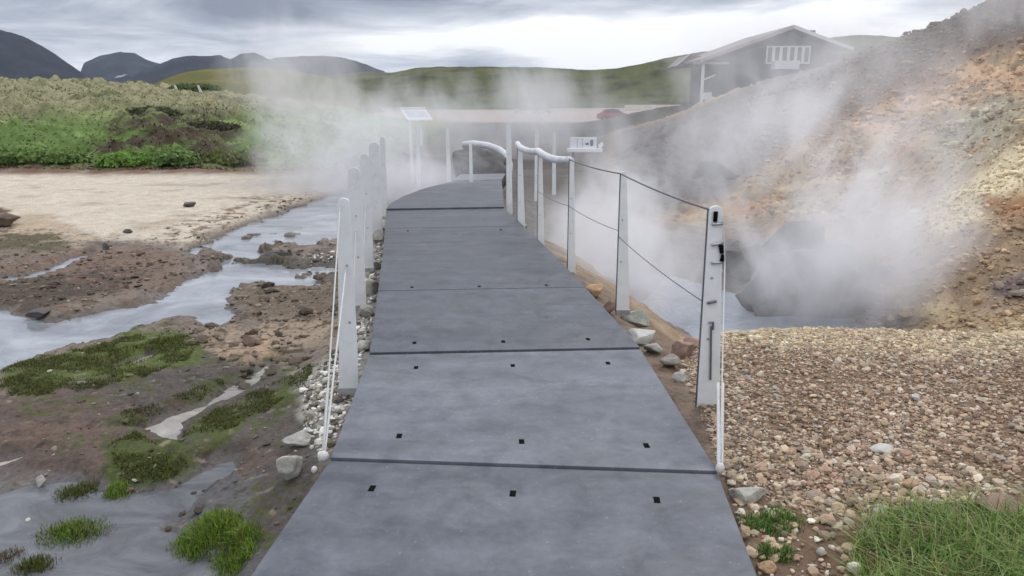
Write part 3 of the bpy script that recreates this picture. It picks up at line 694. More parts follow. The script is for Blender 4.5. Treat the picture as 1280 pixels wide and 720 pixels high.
cable(railR, 'stay_wire', [T + ex * .075 + np.array([0, 0, -.05]) - ey * .022, T + ex * .10 + np.array([0, 0, -.31]) - ey * .03, anc], 0.0035, M_rope)
mid = (T + ex * .085 + np.array([0, 0, -.93]))
up = anc + (T + ex * .09 + np.array([0, 0, -.3]) - anc) * 0.36
cable(railR, 'stay_rope', [anc + np.array([-.006, 0, 0]), up + np.array([-.012, 0, 0])], 0.008, M_rope)
cable(railR, 'stay_rope', [anc + np.array([.012, 0.01, 0]), up + np.array([.012, 0, 0])], 0.006, M_rope)
def knot(parent, c, s, name='rope_knot'):
    bm = bmesh.new(); bmesh.ops.create_icosphere(bm, subdivisions=2, radius=1)
    V = np.array([v.co for v in bm.verts]); Fc = [tuple(v.index for v in f.verts) for f in bm.faces]; bm.free()
    V = V * (1 + 0.25 * np.array([mnoise.noise(Vector(v * 2.2)) for v in V])[:, None]) * s + np.asarray(c) - np.array(parent.location)
    mb = MB(); mb.add(V, Fc); return mb.obj(name, M_rope, parent, smooth=True)
knot(railR, anc + np.array([0, 0, .012]), (.02, .018, .026))
tops = [np.array([t[1][0], t[1][1], 1.03]) for t in RP]
cable(railR, 'top_wire', [tops[0], tops[1], tops[2]], 0.006, M_wire, 0.015)
cable(railR, 'middle_wire', [t + np.array([0, 0, -.52]) for t in tops[:2]] , 0.0035, M_wire, 0.02)
cable(railR, 'middle_wire', [t + np.array([0, 0, -.47]) for t in tops[1:4]] , 0.003, M_wire, 0.02)
slv = []
for k, (a, b) in enumerate(zip(tops[2:4], tops[3:5])):
    for i in range(10):
        t = i / 10; slv.append(a * (1 - t) + b * t + np.array([0, 0, -0.10 * t * (1 - t) * (1.6 if k == 0 else 1.2)]))
slv.append(tops[4] + np.array([0, 0.1, .02]))
mb = MB(); mb.tube([q - o for q in slv], [.036] * 2 + [.041] * (len(slv) - 4) + [.036] * 2, 12); mb.obj('foam_sleeve', M_foam, railR, smooth=True)

# left side
railL = empty('rope_railing', G(437, 510, -0.1), 'left railing of broad white posts beside the stream', 'railing')
LP = []
for px, py, zt, zb, w0, w1 in [(437, 247, 1.05, -0.18, .125, .072), (450, 209, 1.05, -0.22, .15, .105), (461, 192, 1.05, -0.26, .13, .095), (474, 178, 1.05, -0.28, .165, .145), (481, 171, 1.05, -0.28, .11, .08)]:
    LP.append(post(railL, px, py, zt, zb, -1, w0, w1, wire=False))
p, T, ex, ey = LP[0]
oL = np.array(railL.location)
ancL = G(404, 573, 0.015)
cable(railL, 'stay_rope', [T + ex * .055 + np.array([0, 0, -.05]) - ey * .02, ancL], 0.0045, M_rope)
cable(railL, 'stay_rope', [T + ex * .04 + np.array([0, 0, -.42]) - ey * .02, ancL + np.array([.008, 0, .02])], 0.0055, M_rope)
lowL = ancL + (T + np.array([0, 0, -.4]) - ancL) * .30
cable(railL, 'stay_rope', [ancL, lowL + ex * .03], 0.0085, M_rope)
knot(railL, ancL + np.array([0, 0, .012]), (.026, .022, .026)); knot(railL, ancL + np.array([-.03, -.05, -.03]), (.014, .014, .018))
for (p, T, ex, ey), k in zip(LP[1:3], (.55, .6)):
    q = T + np.array([0.02, -.75, -1.03]); cable(railL, 'stay_rope', [T + ex * .06 + np.array([0, 0, -.55]) - ey * .02, q + ex * .04 + np.array([0, .3, 0])], 0.0045, M_rope)
topsL = [np.array([t[1][0], t[1][1], 1.0]) + t[2] * .03 for t in LP]
cable(railL, 'top_wire', topsL, 0.0022, M_steel, 0.02)
# far end of the walkway
railF = empty('rope_railing', G(560, 226, -0.1), 'farthest railing posts fading into steam at the walkway end', 'railing')
FP = []
for px, py, ybase, w in [(633, 153, 262, .10), (558.5, 160, 226, .10), (587, 177, 236, .075), (526, 157, 229, .09), (513, 152, 224, .08), (668, 160, 246, .09), (690, 165, 238, .08)]:
    B = G(px, ybase, -0.08); d = B[1]; zt = Q(px, py, d)[2]
    FP.append(post(railF, px, py, zt, -0.2, 1 if px != 526 else -1, w, w * .75, wire=False, yaw=0.0, base_at=B))

# ------------------------------------------------------------------ rocks
def ico(sub):
    bm = bmesh.new(); bmesh.ops.create_icosphere(bm, subdivisions=sub, radius=1)
    V = np.array([v.co for v in bm.verts]); Fc = np.array([[v.index for v in f.verts] for f in bm.faces]); bm.free(); return V, Fc
ICO1, ICO3, ICO4 = ico(1), ico(3), ico(4)
def rock(loc, size, m, label, cat='rock', name='rock', seed=0, group=None, rz=0, cuts=11, sub=4, rough=.13, sink=.35):
    V, Fc = (ICO4 if sub == 4 else ICO3); V = V.copy(); r = np.random.default_rng(seed + 100)
    for k in range(cuts):
        n = r.normal(size=3); n /= np.linalg.norm(n); d = r.uniform(.42, .8)
        s = V @ n; V = V - np.outer(np.maximum(s - d, 0) * .98, n)
    off = Vector(r.uniform(-50, 50, 3))
    V = V * (1 + np.array([rough * mnoise.fractal(Vector(v * 1.6) + off, 1, 2, 5) for v in V])[:, None])
    V = V * np.array(size) / 2
    cr, sr = math.cos(rz), math.sin(rz)
    V = np.stack([V[:, 0] * cr - V[:, 1] * sr, V[:, 0] * sr + V[:, 1] * cr, V[:, 2]], 1)
    V[:, 2] -= V[:, 2].min() + size[2] * sink * .3
    o = fast_mesh(name, V, Fc, m, None, True); o.location = tuple(loc)
    return tag(o, label, cat, group)
def on(px, py, z=-0.35):
    """ground point seen at a pixel"""
    for _ in range(12):
        p = G(px, py, z); z2 = float(height(np.array([p[0]]), np.array([p[1]]))[0]); z = z * .4 + z2 * .6
    return np.array([p[0], p[1], z2])
def msize(p, pxw): return pxw * math.hypot(p[1], H - p[2]) / F
def rk(px, py, wpx, hk, m, label, seed, dk=.8, **kw):
    p = on(px, py); w = msize(p, wpx); p[1] += w * dk * .35
    p[2] = float(height(p[:1], p[1:2])[0])
    return rock(p, (w, w * dk, w * hk), m, label, seed=seed, **kw)
rk(357, 606, 38, 1.1, M_rock_pale, 'tall angular pale rock with a white tip in dark mud left of the deck', 1, rz=.3, cuts=13, rough=.1)
rk(373, 560, 44, .45, M_rock_pale, 'flat grey rock just behind the tall angular one', 2, rz=.2)
rk(936, 630, 58, .5, M_rock_pale, 'broad pale rock beside the deck below the right rope anchor', 3, dk=.65, rz=-.1)
rk(746, 374, 30, .75, M_ochre, 'ochre topped rock at the deck edge, farthest of the right side rocks', 4)
rk(762, 392, 24, .9, M_rock_red, 'dark reddish rock between the ochre rock and the second right post', 5)
rk(800, 410, 46, 1.0, M_rock_green, 'large grey green boulder behind the second right post', 6)
rk(806, 432, 52, .5, M_chip, 'low white crusted rock at the foot of the grey green boulder', 7)
rk(818, 444, 30, .6, M_rock_green, 'small mossy rock at the deck edge under the white crusted rock', 8)
rk(840, 462, 32, .7, M_rock, 'grey rock left of the near right post', 9)
rk(856, 450, 36, .8, M_rock_red, 'reddish rock pile stone left of the near right post', 10)
rk(852, 478, 28, .6, M_rock_pale, 'pale stone at the deck edge by the near right post foot', 11)
rk(866, 436, 26, .7, M_rock_red, 'small dark red stone on the crest beside the near right post', 12)
rk(650, 290, 20, .8, M_rock_green, 'small mossy rock by the far right posts', 13)
rk(455, 398, 30, .8, M_rock_green, 'mossy grey rock between deck and second left post', 14)
rk(462, 372, 26, .9, M_rock, 'rough grey rock beside the deck, left side, middle one', 15)
rk(468, 340, 22, 1.1, M_rock_green, 'upright grey green rock at the deck edge left, farther along', 16)
rk(474, 305, 22, 1.1, M_rock, 'farthest grey rock against the deck on the left', 17)
rk(452, 440, 26, .6, M_rock_pale, 'pale rock at the deck edge by the near left post', 18)
rk(345, 305 + 26, 46, .35, M_rock_dark, 'dark low rock islet in the stream bend', 19)
rk(235, 259, 18, .5, M_rock_dark, 'lone dark stone on the pale sand flat', 20)
rk(157, 292, 16, .5, M_rock_dark, 'flat dark stone at the lower edge of the sand flat', 21)
rk(130, 312, 10, 1.2, M_rock_dark, 'small upright dark stone on the mud beside the side channel', 22)
rk(-8, 286, 58, .34, M_rock_brown, 'brown rocky hump cut off by the left picture edge', 23)
rk(44, 406, 34, .4, M_rock_dark, 'dark stone at the upper bank of the stream, left', 24)
rk(48, 610, 14, 1.3, M_chip, 'bright white stone standing at the puddle edge', 25)
rk(33, 655, 12, .8, M_chip, 'small white stone in the puddle left of the round tuft', 26)
rk(117, 698, 14, .7, M_chip, 'white stone with a twig beside it at the bottom left puddle', 27)
rk(133, 660, 8, .9, M_chip, 'tiny white stone right of the round tuft', 28)
rk(1110, 568, 34, .4, M_chip, 'flat white stone on the gravel shelf', 29)
rk(1262, 650, 60, .5, M_rock_red, 'pinkish rock behind the long grass at the right edge', 30)
rk(1140, 612, 22, .7, M_ochre, 'tan stone on the gravel above the long grass', 33)
rk(964, 718, 26, .7, M_ochre, 'yellowish stone at the bottom edge by the deck', 31)
rk(1029, 695, 14, .7, M_chip, 'small pale stone on bare soil left of the long grass', 32)
rk(1146, 502, 20, .6, M_chip, 'round white stone in the middle of the gravel shelf', 34)
# boulders in and above the steaming pit
def rq(px, py, d, size, m, label, seed, **kw): p = Q(px, py, d); return rock(p, size, m, label, seed=seed, **kw)
rq(1012, 490, 9.9, (2.3, 1.5, 1.75), M_rock_dark, 'large dark rounded boulder deep in the steaming pit', 40, cuts=3, rough=.45)
rq(1110, 385, 10.0, (.9, .7, .7), M_rock_dark, 'lower dark rock right of the large boulder in the pit', 45)
rq(925, 345, 12.5, (1.2, 1.0, .9), M_rock_dark, 'dark rock left of the large boulder, deep in steam', 46)
rq(985, 320, 13.5, (1.5, 1.2, 1.0), M_rock_dark, 'dark boulder half hidden in steam above the pit', 41)
rq(1165, 292, 10.6, (.24, .2, .15), M_rock_dark, 'small dark stone on the crust edge above the pit', 42)
rq(592, 226, 17.9, (1.75, 1.1, 1.0), M_rock_dark, 'dark rounded boulder behind the end of the walkway', 43, cuts=3, sink=1.0, rough=.22)
rq(900, 220, 20, (1.3, 1.1, .8), M_rock_dark, 'dark boulder high on the slope below the house', 44)

# ------------------------------------------------------------------ gravel (countless)
PAL = np.array([C(198, 176, 146), C(176, 148, 118), C(152, 120, 96), C(210, 196, 172), C(170, 128, 108), C(124, 100, 84), C(186, 160, 118), C(140, 128, 116), C(204, 170, 140), C(222, 212, 196)])
PAL = PAL * .72 + .28 * np.array([C(166, 146, 122)]); PAL = (PAL * .8 + .2 * PAL.mean(1, keepdims=True)) * np.array([1.0, 1.0, .97])
PALW = np.array([C(210, 205, 195), C(178, 172, 160), C(150, 146, 134), C(120, 114, 100), C(226, 222, 214), C(90, 86, 78)])
def soil_col(xy):
    i = np.clip(np.searchsorted(ys, xy[:, 1]), 0, len(ys) - 1); j = np.clip(np.rint((xy[:, 0] / np.maximum(xy[:, 1] + OFF, .5) + 1.12) / 2.24 * (NA - 1)).astype(int), 0, NA - 1)
    return col[i * NA + j]
def scatter(name, xy, size, pal, label, zoff=.15, flat=.6, soil=0.0):
    n = len(xy); V0, F0 = ICO1; V0 = V0.astype(np.float32)
    if True:
        bm = bmesh.new(); bmesh.ops.create_icosphere(bm, subdivisions=1, radius=1); V0 = np.array([v.co for v in bm.verts]); F0 = np.array([[v.index for v in f.verts] for f in bm.faces]); bm.free()
    z = height(xy[:, 0], xy[:, 1])
    k = len(V0)
    sc = size[:, None] * np.stack([rng.uniform(.7, 1.3, n), rng.uniform(.6, 1.1, n), rng.uniform(.4, .8, n) * flat / .6], 1) / 2
    J = V0[None] * rng.uniform(.72, 1.18, (n, k, 1)) * sc[:, None]
    # tilt and turn
    a = rng.uniform(0, 6.28, n); b = rng.normal(0, .35, n)
    x, y, zz = J[..., 0], J[..., 1], J[..., 2]
    y, zz = y * np.cos(b)[:, None] - zz * np.sin(b)[:, None], y * np.sin(b)[:, None] + zz * np.cos(b)[:, None]
    x, y = x * np.cos(a)[:, None] - y * np.sin(a)[:, None], x * np.sin(a)[:, None] + y * np.cos(a)[:, None]
    W = np.stack([x + xy[:, 0:1], y + xy[:, 1:2], zz + (z + size * zoff)[:, None]], -1).reshape(-1, 3)
    Fc = (F0[None] + (np.arange(n) * k)[:, None, None]).reshape(-1, 3)
    ci = rng.integers(0, len(pal), n); c = pal[ci] * (1 - soil) + soil * soil_col(xy) * 1.15; c = c * rng.uniform(.65, 1.42, (n, 1)); c = np.repeat(np.clip(c, 0, .8), k, 0)
    o = fast_mesh(name, W, Fc, M_gravel, c, False); return tag(o, label, 'gravel', kind='stuff')
def sample_px(poly, n, zguess, ymax=None):
    """points spread evenly over the ground inside an outline"""
    P = np.array(gpoly(poly, zguess)); lo, hi = P.min(0), P.max(0); out = np.zeros((0, 2))
    while len(out) < n:
        q = rng.uniform(lo, hi, (n * 2, 2)); out = np.concatenate([out, q[poly_sd(q[:, 0], q[:, 1], P) > 0]])
    return out[:n]
shelfP = [(846, 424), (862, 405), (1000, 399), (1290, 403), (1420, 414), (1700, 430), (1700, 660), (1420, 640), (1250, 640), (1100, 640), (1010, 640), (940, 600), (905, 590), (880, 520)]
xy = sample_px(shelfP, 76000, -.08)
dn = fbm(xy[:, 0] * 1.3, xy[:, 1] * 1.3, 3, 161); keep = rng.uniform(size=len(xy)) < np.clip(.75 + .9 * dn, .15, 1); xy = xy[keep]
xy = xy[deck_mask(xy[:, 0], xy[:, 1]) < -.05]
scatter('gravel', xy, np.clip(rng.lognormal(math.log(.0150), .5, len(xy)), .007, .065), PAL, 'tan and pinkish gravel covering the shelf right of the walkway', soil=.3)
xy = sample_px([(905, 570), (1010, 560), (1180, 600), (1280, 640), (1120, 660), (1080, 720), (1000, 760), (930, 680)], 750, -.1)
scatter('gravel', xy, np.clip(rng.lognormal(math.log(.026), .5, len(xy)), .010, .08), PAL, 'loose larger stones at the lower edge of the gravel shelf')
xy = np.concatenate([sample_px([(378, 478), (432, 430), (455, 440), (440, 520), (402, 585), (380, 540)], 900, -.25), sample_px([(378, 322), (420, 316), (432, 340), (380, 345)], 200, -.4), sample_px([(440, 440), (456, 350), (480, 275), (490, 275), (472, 350), (462, 440)], 700, -.28)])
xy = xy[deck_mask(xy[:, 0], xy[:, 1]) < -.03]
scatter('gravel', xy, np.clip(rng.lognormal(math.log(.026), .45, len(xy)), .010, .09), PALW, 'pale grit and stones beside the left posts')
xy = sample_px([(-60, 300), (200, 300), (430, 320), (430, 480), (300, 480), (400, 600), (330, 720), (0, 720), (0, 600), (100, 480), (-60, 430)], 6500, -.4); xy = xy[fbm(xy[:, 0] * 2, xy[:, 1] * 2, 4, 163) > rng.uniform(-.5, .45, len(xy))]
xy = xy[deck_mask(xy[:, 0], xy[:, 1]) < -.05]
scatter('gravel', xy, np.clip(rng.lognormal(math.log(.013), .65, len(xy)), .005, .09), np.array([C(96, 86, 76), C(168, 160, 146), C(110, 88, 72), C(70, 60, 52), C(120, 110, 98), C(60, 52, 46), C(150, 142, 132), C(80, 70, 60)]), 'scattered dark stones on the left mud flat', zoff=.1, flat=.5, soil=.35)
q = rng.uniform((2, 7.6), (22, 34), (60000, 2)); zq = height(q[:, 0], q[:, 1]); qx, qy = project(q[:, 0], q[:, 1], zq)
kp = (qx > 930) & (qx < 1400) & (zq > -.8) & (rng.uniform(size=len(q)) < np.clip(.6 + fbm(q[:, 0] * .8, q[:, 1] * .8, 3, 171), .05, 1)); q = q[kp]
dd = q[:, 1] / 14.0
PALH = np.array([C(198, 172, 130), C(170, 136, 100), C(136, 104, 80), C(214, 190, 150), C(110, 84, 66), C(180, 140, 96), C(150, 146, 126), C(128, 112, 96)])
PALH = PALH * .7 + .3 * np.array([C(158, 130, 98)])
scatter('gravel', q, np.clip(rng.lognormal(math.log(.045), .6, len(q)), .02, .22) * np.clip(dd, .5, 1.5), PALH, 'broken ochre stones covering the hillside', zoff=.2, soil=.72)

q = rng.uniform((4.2, 7.0), (10.5, 12.0), (22000, 2)); q = q[rng.uniform(size=len(q)) < np.clip(.55 + fbm(q[:, 0] * 1.2, q[:, 1] * 1.2, 3, 172), .05, 1)]
scatter('gravel', q, np.clip(rng.lognormal(math.log(.034), .55, len(q)), .014, .2), PALH, 'loose tan stones on the near flank above the pit', zoff=.15, soil=.65)
PALC = np.array([C(72, 60, 50), C(92, 80, 68), C(58, 50, 44), C(112, 98, 84), C(132, 122, 108)])
xy = np.concatenate([sample_px([(225, 345), (270, 300), (430, 300), (430, 400), (330, 430), (240, 420)], 900, WZ), sample_px([(-40, 330), (110, 312), (250, 330), (200, 370), (60, 392), (-40, 380)], 900, WZ), sample_px([(230, 420), (430, 395), (430, 470), (300, 490), (240, 450)], 700, WZ), sample_px([(180, 300), (330, 262), (400, 246), (330, 285), (240, 325)], 350, WZ)])
xy = xy[(deck_mask(xy[:, 0], xy[:, 1]) < -.05) & (fbm(xy[:, 0] * 1.6, xy[:, 1] * 1.6, 4, 164) > rng.uniform(-.4, .4, len(xy)))]
hz_ = height(xy[:, 0], xy[:, 1]); xy = xy[hz_ > WZ - .05]
scatter('gravel', xy, np.clip(rng.lognormal(math.log(.038), .6, len(xy)), .012, .17), PALC, 'dark broken stones and clods along the stream channels', zoff=.08, flat=.5, soil=.3)
# ------------------------------------------------------------------ grass
def blades(xy, z, hgt, wid, cols, lean=.5, seg=3):
    n = len(xy); a = rng.uniform(0, 6.28, n); ln = np.abs(rng.normal(0, lean, n)) * hgt
    dx, dy = np.cos(a), np.sin(a); V = []; cc = []
    for i in range(seg + 1):
        t = i / seg; w = wid * (1 - t ** 1.6) * .5 + .0004
        cx = xy[:, 0] + dx * ln * t * t; cy = xy[:, 1] + dy * ln * t * t; cz = z + hgt * t * (1 - .25 * t * np.minimum(1, ln / hgt))
        V.append(np.stack([cx - dy * w, cy + dx * w, cz], 1)); V.append(np.stack([cx + dy * w, cy - dx * w, cz], 1))
        cc += [cols, cols]
    V = np.stack(V, 1).reshape(-1, 3); cc = np.stack(cc, 1).reshape(-1, 3); k = 2 * (seg + 1)
    f0 = np.array([[2 * i, 2 * i + 1, 2 * i + 3, 2 * i + 2] for i in range(seg)])
    Fc = (f0[None] + (np.arange(n) * k)[:, None, None]).reshape(-1, 4); return V, Fc, cc
GR = np.array([C(84, 116, 48), C(104, 138, 62), C(70, 98, 42), C(126, 150, 84), C(140, 146, 96)])
GB = np.array([C(98, 132, 46), C(120, 150, 54), C(82, 110, 40), C(140, 162, 74), C(132, 128, 76)])
GD = np.array([C(78, 90, 40), C(92, 100, 44), C(66, 76, 36), C(104, 100, 54)])
GS = np.array([C(160, 152, 118), C(140, 136, 100), C(120, 120, 82), C(172, 164, 136), C(110, 112, 74)])
def pick(pal, n): return np.clip(pal[rng.integers(0, len(pal), n)] * rng.uniform(.7, 1.2, (n, 1)), 0, .6)
xy = sample_px([(1062, 672), (1095, 640), (1160, 634), (1215, 645), (1290, 660), (1420, 660), (1500, 800), (1080, 800), (1078, 720)], 9500, -.05)
cl = fbm(xy[:, 0] * 6, xy[:, 1] * 6, 2, 181); edge = sstep(0, .28, poly_sd(xy[:, 0], xy[:, 1], np.array(gpoly([(1062, 672), (1095, 640), (1160, 634), (1215, 645), (1290, 660), (1420, 660), (1500, 800), (1080, 800), (1078, 720)], -.05))))
xy = xy[rng.uniform(size=len(xy)) < np.clip(.35 + 1.5 * cl + .4 * edge, .06, 1)]
z = height(xy[:, 0], xy[:, 1]); n = len(xy)
V, Fc, cc = blades(xy, z - .005, rng.uniform(.04, .14, n), rng.uniform(.003, .006, n), pick(np.concatenate([GR * 1.2, GR[3:] * 1.35, np.array([C(150, 140, 96)])]), n), 1.2)
tag(fast_mesh('grass', V, Fc, M_blade, cc, False), 'long green grass at the bottom right corner', 'grass', kind='stuff')
def tuft(px, py, wpx, dpx, n, pal, h, label, seed, lean=.5):
    c = on(px, py); c[2] = max(c[2], WZ); rx = msize(c, wpx) / 2; ry = rx * dpx * 1.6
    q = rng.normal(0, .45, (n, 2)); q = q[(q ** 2).sum(1) < 1]; n = len(q)
    xy = c[:2] + q * np.array([rx, ry]); z = np.maximum(height(xy[:, 0], xy[:, 1]), WZ - .01)
    V, Fc, cc = blades(xy, z - .005, h * rng.uniform(.5, 1.1, n) * (1 - .5 * (q ** 2).sum(1)), rng.uniform(.003, .006, n), pick(pal, n), lean)
    o = fast_mesh('grass_tuft', V - c, Fc, M_blade, cc, False); o.location = tuple(c)
    return tag(o, label, 'grass tuft')
tuft(92, 668, 100, .5, 2000, np.concatenate([GB, GD]), .055, 'round dull green tuft standing in the puddle', 1)
tuft(258, 668, 95, .5, 2200, GB, .075, 'bright green tuft in the puddle nearest the deck', 2)
tuft(298, 698, 62, .9, 1500, GB, .07, 'bright green tuft trailing down to the deck edge', 3)
tuft(95, 620, 62, .5, 700, GD, .06, 'small dark tuft at the upper puddle edge', 4)
tuft(147, 618, 40, .5, 600, GB, .06, 'small bright tuft right of the dark one at the puddle edge', 5)
tuft(45, 715, 60, .5, 700, GD, .06, 'dull tuft at the bottom edge, second from the left corner', 6)
tuft(10, 705, 45, .8, 500, np.array([C(96, 80, 50), C(84, 76, 44)]), .04, 'brown withered tuft in the bottom left corner', 7)
tuft(962, 655, 90, .4, 1200, GR, .06, 'flat green tuft below the broad pale rock by the deck', 8)
tuft(968, 694, 56, .4, 600, GR, .05, 'little green tuft on bare soil near the bottom right of the deck', 9)
# short moss and grass on the left flat
def ground_cover(polys, n, pal, h, label, wid=(.003, .007)):
    xy = np.concatenate([sample_px(p, int(n * k), -.4) for p, k in polys])
    cl = fbm(xy[:, 0] * 4, xy[:, 1] * 4, 3, 191); xy = xy[rng.uniform(size=len(xy)) < np.clip(.5 + 1.9 * cl, .0, 1)]
    z = height(xy[:, 0], xy[:, 1]); ok = z > WZ + .03; xy, z = xy[ok], z[ok]; n = len(xy)
    V, Fc, cc = blades(xy, z - .004, rng.uniform(.4, 1.1, n) * h, rng.uniform(*wid, n), pick(pal, n), .7, 2)
    return tag(fast_mesh('grass', V, Fc, M_blade, cc, False), label, 'grass', kind='stuff')
ground_cover([([(-60, 500), (10, 462), (80, 442), (150, 424), (190, 416), (250, 424), (236, 452), (190, 470), (130, 486), (60, 496)], 1.0)], 26000, np.concatenate([GD, GD * .8, GD, GS[2:3], np.array([C(96, 78, 54)])]), .032, 'mossy green grass on the near stream bank')
ground_cover([([(225, 545), (270, 512), (330, 488), (390, 468), (392, 492), (330, 524), (270, 548)], .5), ([(135, 560), (170, 545), (240, 580), (230, 600), (150, 600)], .3), ([(150, 520), (200, 505), (260, 480), (330, 455), (320, 476), (230, 512), (160, 536)], .4)], 17000, np.concatenate([GD * .85, GD, np.array([C(84, 72, 50)])]), .024, 'dark green moss on the mud around the milky rivulet')
# bank vegetation
n = 80000; xy = np.stack([rng.uniform(-38, -2, n), 21.4 + 30 * rng.uniform(size=n) ** 1.6], 1)
bmask = (xy[:, 0] + .06 * xy[:, 1] < -1.8) & (np.abs(xy[:, 0]) < .85 * (xy[:, 1] + 3)); xy = xy[bmask]; z = height(xy[:, 0], xy[:, 1]); n = len(xy)
g1 = fbm(xy[:, 0] * .35, xy[:, 1] * .35, 4, 111); st = sstep(0.6, 2.1, z + 1.1 * g1 - .05 * np.maximum(xy[:, 0] + 14, -10)) * .92
cc = np.where((rng.uniform(size=n) < st)[:, None], np.clip(pick(GS, n) * np.array([.98, 1.04, .98]), 0, .6), pick(np.array([C(108, 134, 70), C(122, 146, 80), C(96, 120, 62), C(128, 136, 84)]), n))
pp = fbm(xy[:, 0] * .6, xy[:, 1] * .6, 4, 121); dk = (pp > .05) & (rng.uniform(size=n) < .8) & (st < .7); cc[dk] = pick(np.array([C(82, 72, 52), C(70, 66, 44), C(84, 86, 48)]), dk.sum())
V, Fc, c3 = blades(xy, z - .02, rng.uniform(.03, .12, n) * (.6 + 1.1 * np.clip(g1 + .3, 0, 1.2)), rng.uniform(.03, .09, n), cc, 1.6, 2)
tag(fast_mesh('bank_grass', V, Fc, M_blade, c3, False), 'tangled green and straw grass on the left bank', 'grass', kind='stuff')
# leafy bushes at the foot of the bank
def bush(px, py, d, size, pal, n, label, seed):
    c = Q(px, py, d); c[2] = float(height(c[:1], c[1:2])[0])
    r = np.random.default_rng(seed)
    q = r.normal(size=(n, 3)); q /= np.linalg.norm(q, axis=1)[:, None]; q[:, 2] = np.abs(q[:, 2]); rad = r.uniform(.55, 1.0, n) ** .6
    lump = 1 + .28 * np.array([mnoise.noise(Vector(v * 2.1) + Vector((seed * 3.1, 0, 0))) for v in q]); P = q * (rad * lump)[:, None] * np.array(size) / 2 * np.array([1, 1, 2])
    s = r.uniform(.05, .11, n); e1 = r.normal(size=(n, 3)); e1 /= np.linalg.norm(e1, axis=1)[:, None]; e2 = np.cross(e1, q + .3 * r.normal(size=(n, 3))); e2 /= np.linalg.norm(e2, axis=1)[:, None] + 1e-6
    Vv = np.stack([P - e1 * s[:, None], P + e2 * s[:, None] * .5, P + e1 * s[:, None], P - e2 * s[:, None] * .5], 1).reshape(-1, 3)
    Fc = np.arange(4 * n).reshape(-1, 4); cc = np.repeat(pick(pal, n), 4, 0)
    root = empty('bush', c, label, 'bush')
    o = fast_mesh('foliage', Vv, Fc, M_blade, cc, False); o.parent = root
    for k in range(6):
        mb = MB(); a = k * 1.05; mb.tube([(0, 0, -.05), (math.cos(a) * size[0] * .18, math.sin(a) * size[1] * .18, size[2] * .35), (math.cos(a) * size[0] * .33, math.sin(a) * size[1] * .33, size[2] * .7)], [.02, .014, .006], 5)
        mb.obj('stem', M_beam, root)
bush(156, 208, 22.0, (1.7, 1.1, .36), np.array([C(118, 154, 70), C(132, 168, 80), C(104, 136, 62)]), 1500, 'bright green low bush at the foot of the bank, left one', 1)
bush(218, 208, 22.2, (1.7, 1.2, .38), np.array([C(108, 136, 74), C(122, 148, 84), C(96, 122, 66)]), 1500, 'mid green low bush right of the bright green one', 2)
bush(290, 206, 22.6, (1.8, 1.2, .34), GD * 1.5, 1400, 'dull green bush at the bank foot near the steam', 3)
bush(40, 206, 22.2, (3.4, 1.4, .36), np.array([C(110, 136, 72), C(122, 148, 80), C(98, 122, 64)]), 2600, 'wide green bush at the left end of the bank', 4)
bush(190, 150, 30, (2.4, 1.8, .30), np.array([C(78, 86, 58), C(70, 74, 50), C(92, 98, 66)]), 1500, 'dark bush halfway up the bank', 5)
bush(262, 165, 29, (2.2, 1.6, .28), np.array([C(80, 72, 54), C(70, 74, 46)]), 1400, 'brownish bush on the upper bank beside the steam', 6)
bush(243, 118, 50, (3.4, 2, .45), np.array([C(86, 102, 62), C(98, 112, 70)]), 1500, 'green bush below the two marker posts', 7)
for k, (px, lab) in enumerate(((221, 'short white marker post on the moor, left of two'), (250, 'short white marker post on the moor, right of two'))):
    c = Q(px, 113, 48); c[2] = Q(px, 112.5, 48)[2]
    mb = MB(); mb.box((0, 0, .05), (.15, .06, .5), 0, .8); o = mb.obj('marker_post', M_rope, None, bevel=.01); o.location = tuple(c); o.rotation_euler = (0, -.35, 0); tag(o, lab, 'marker post', 'white marker posts on the moor')

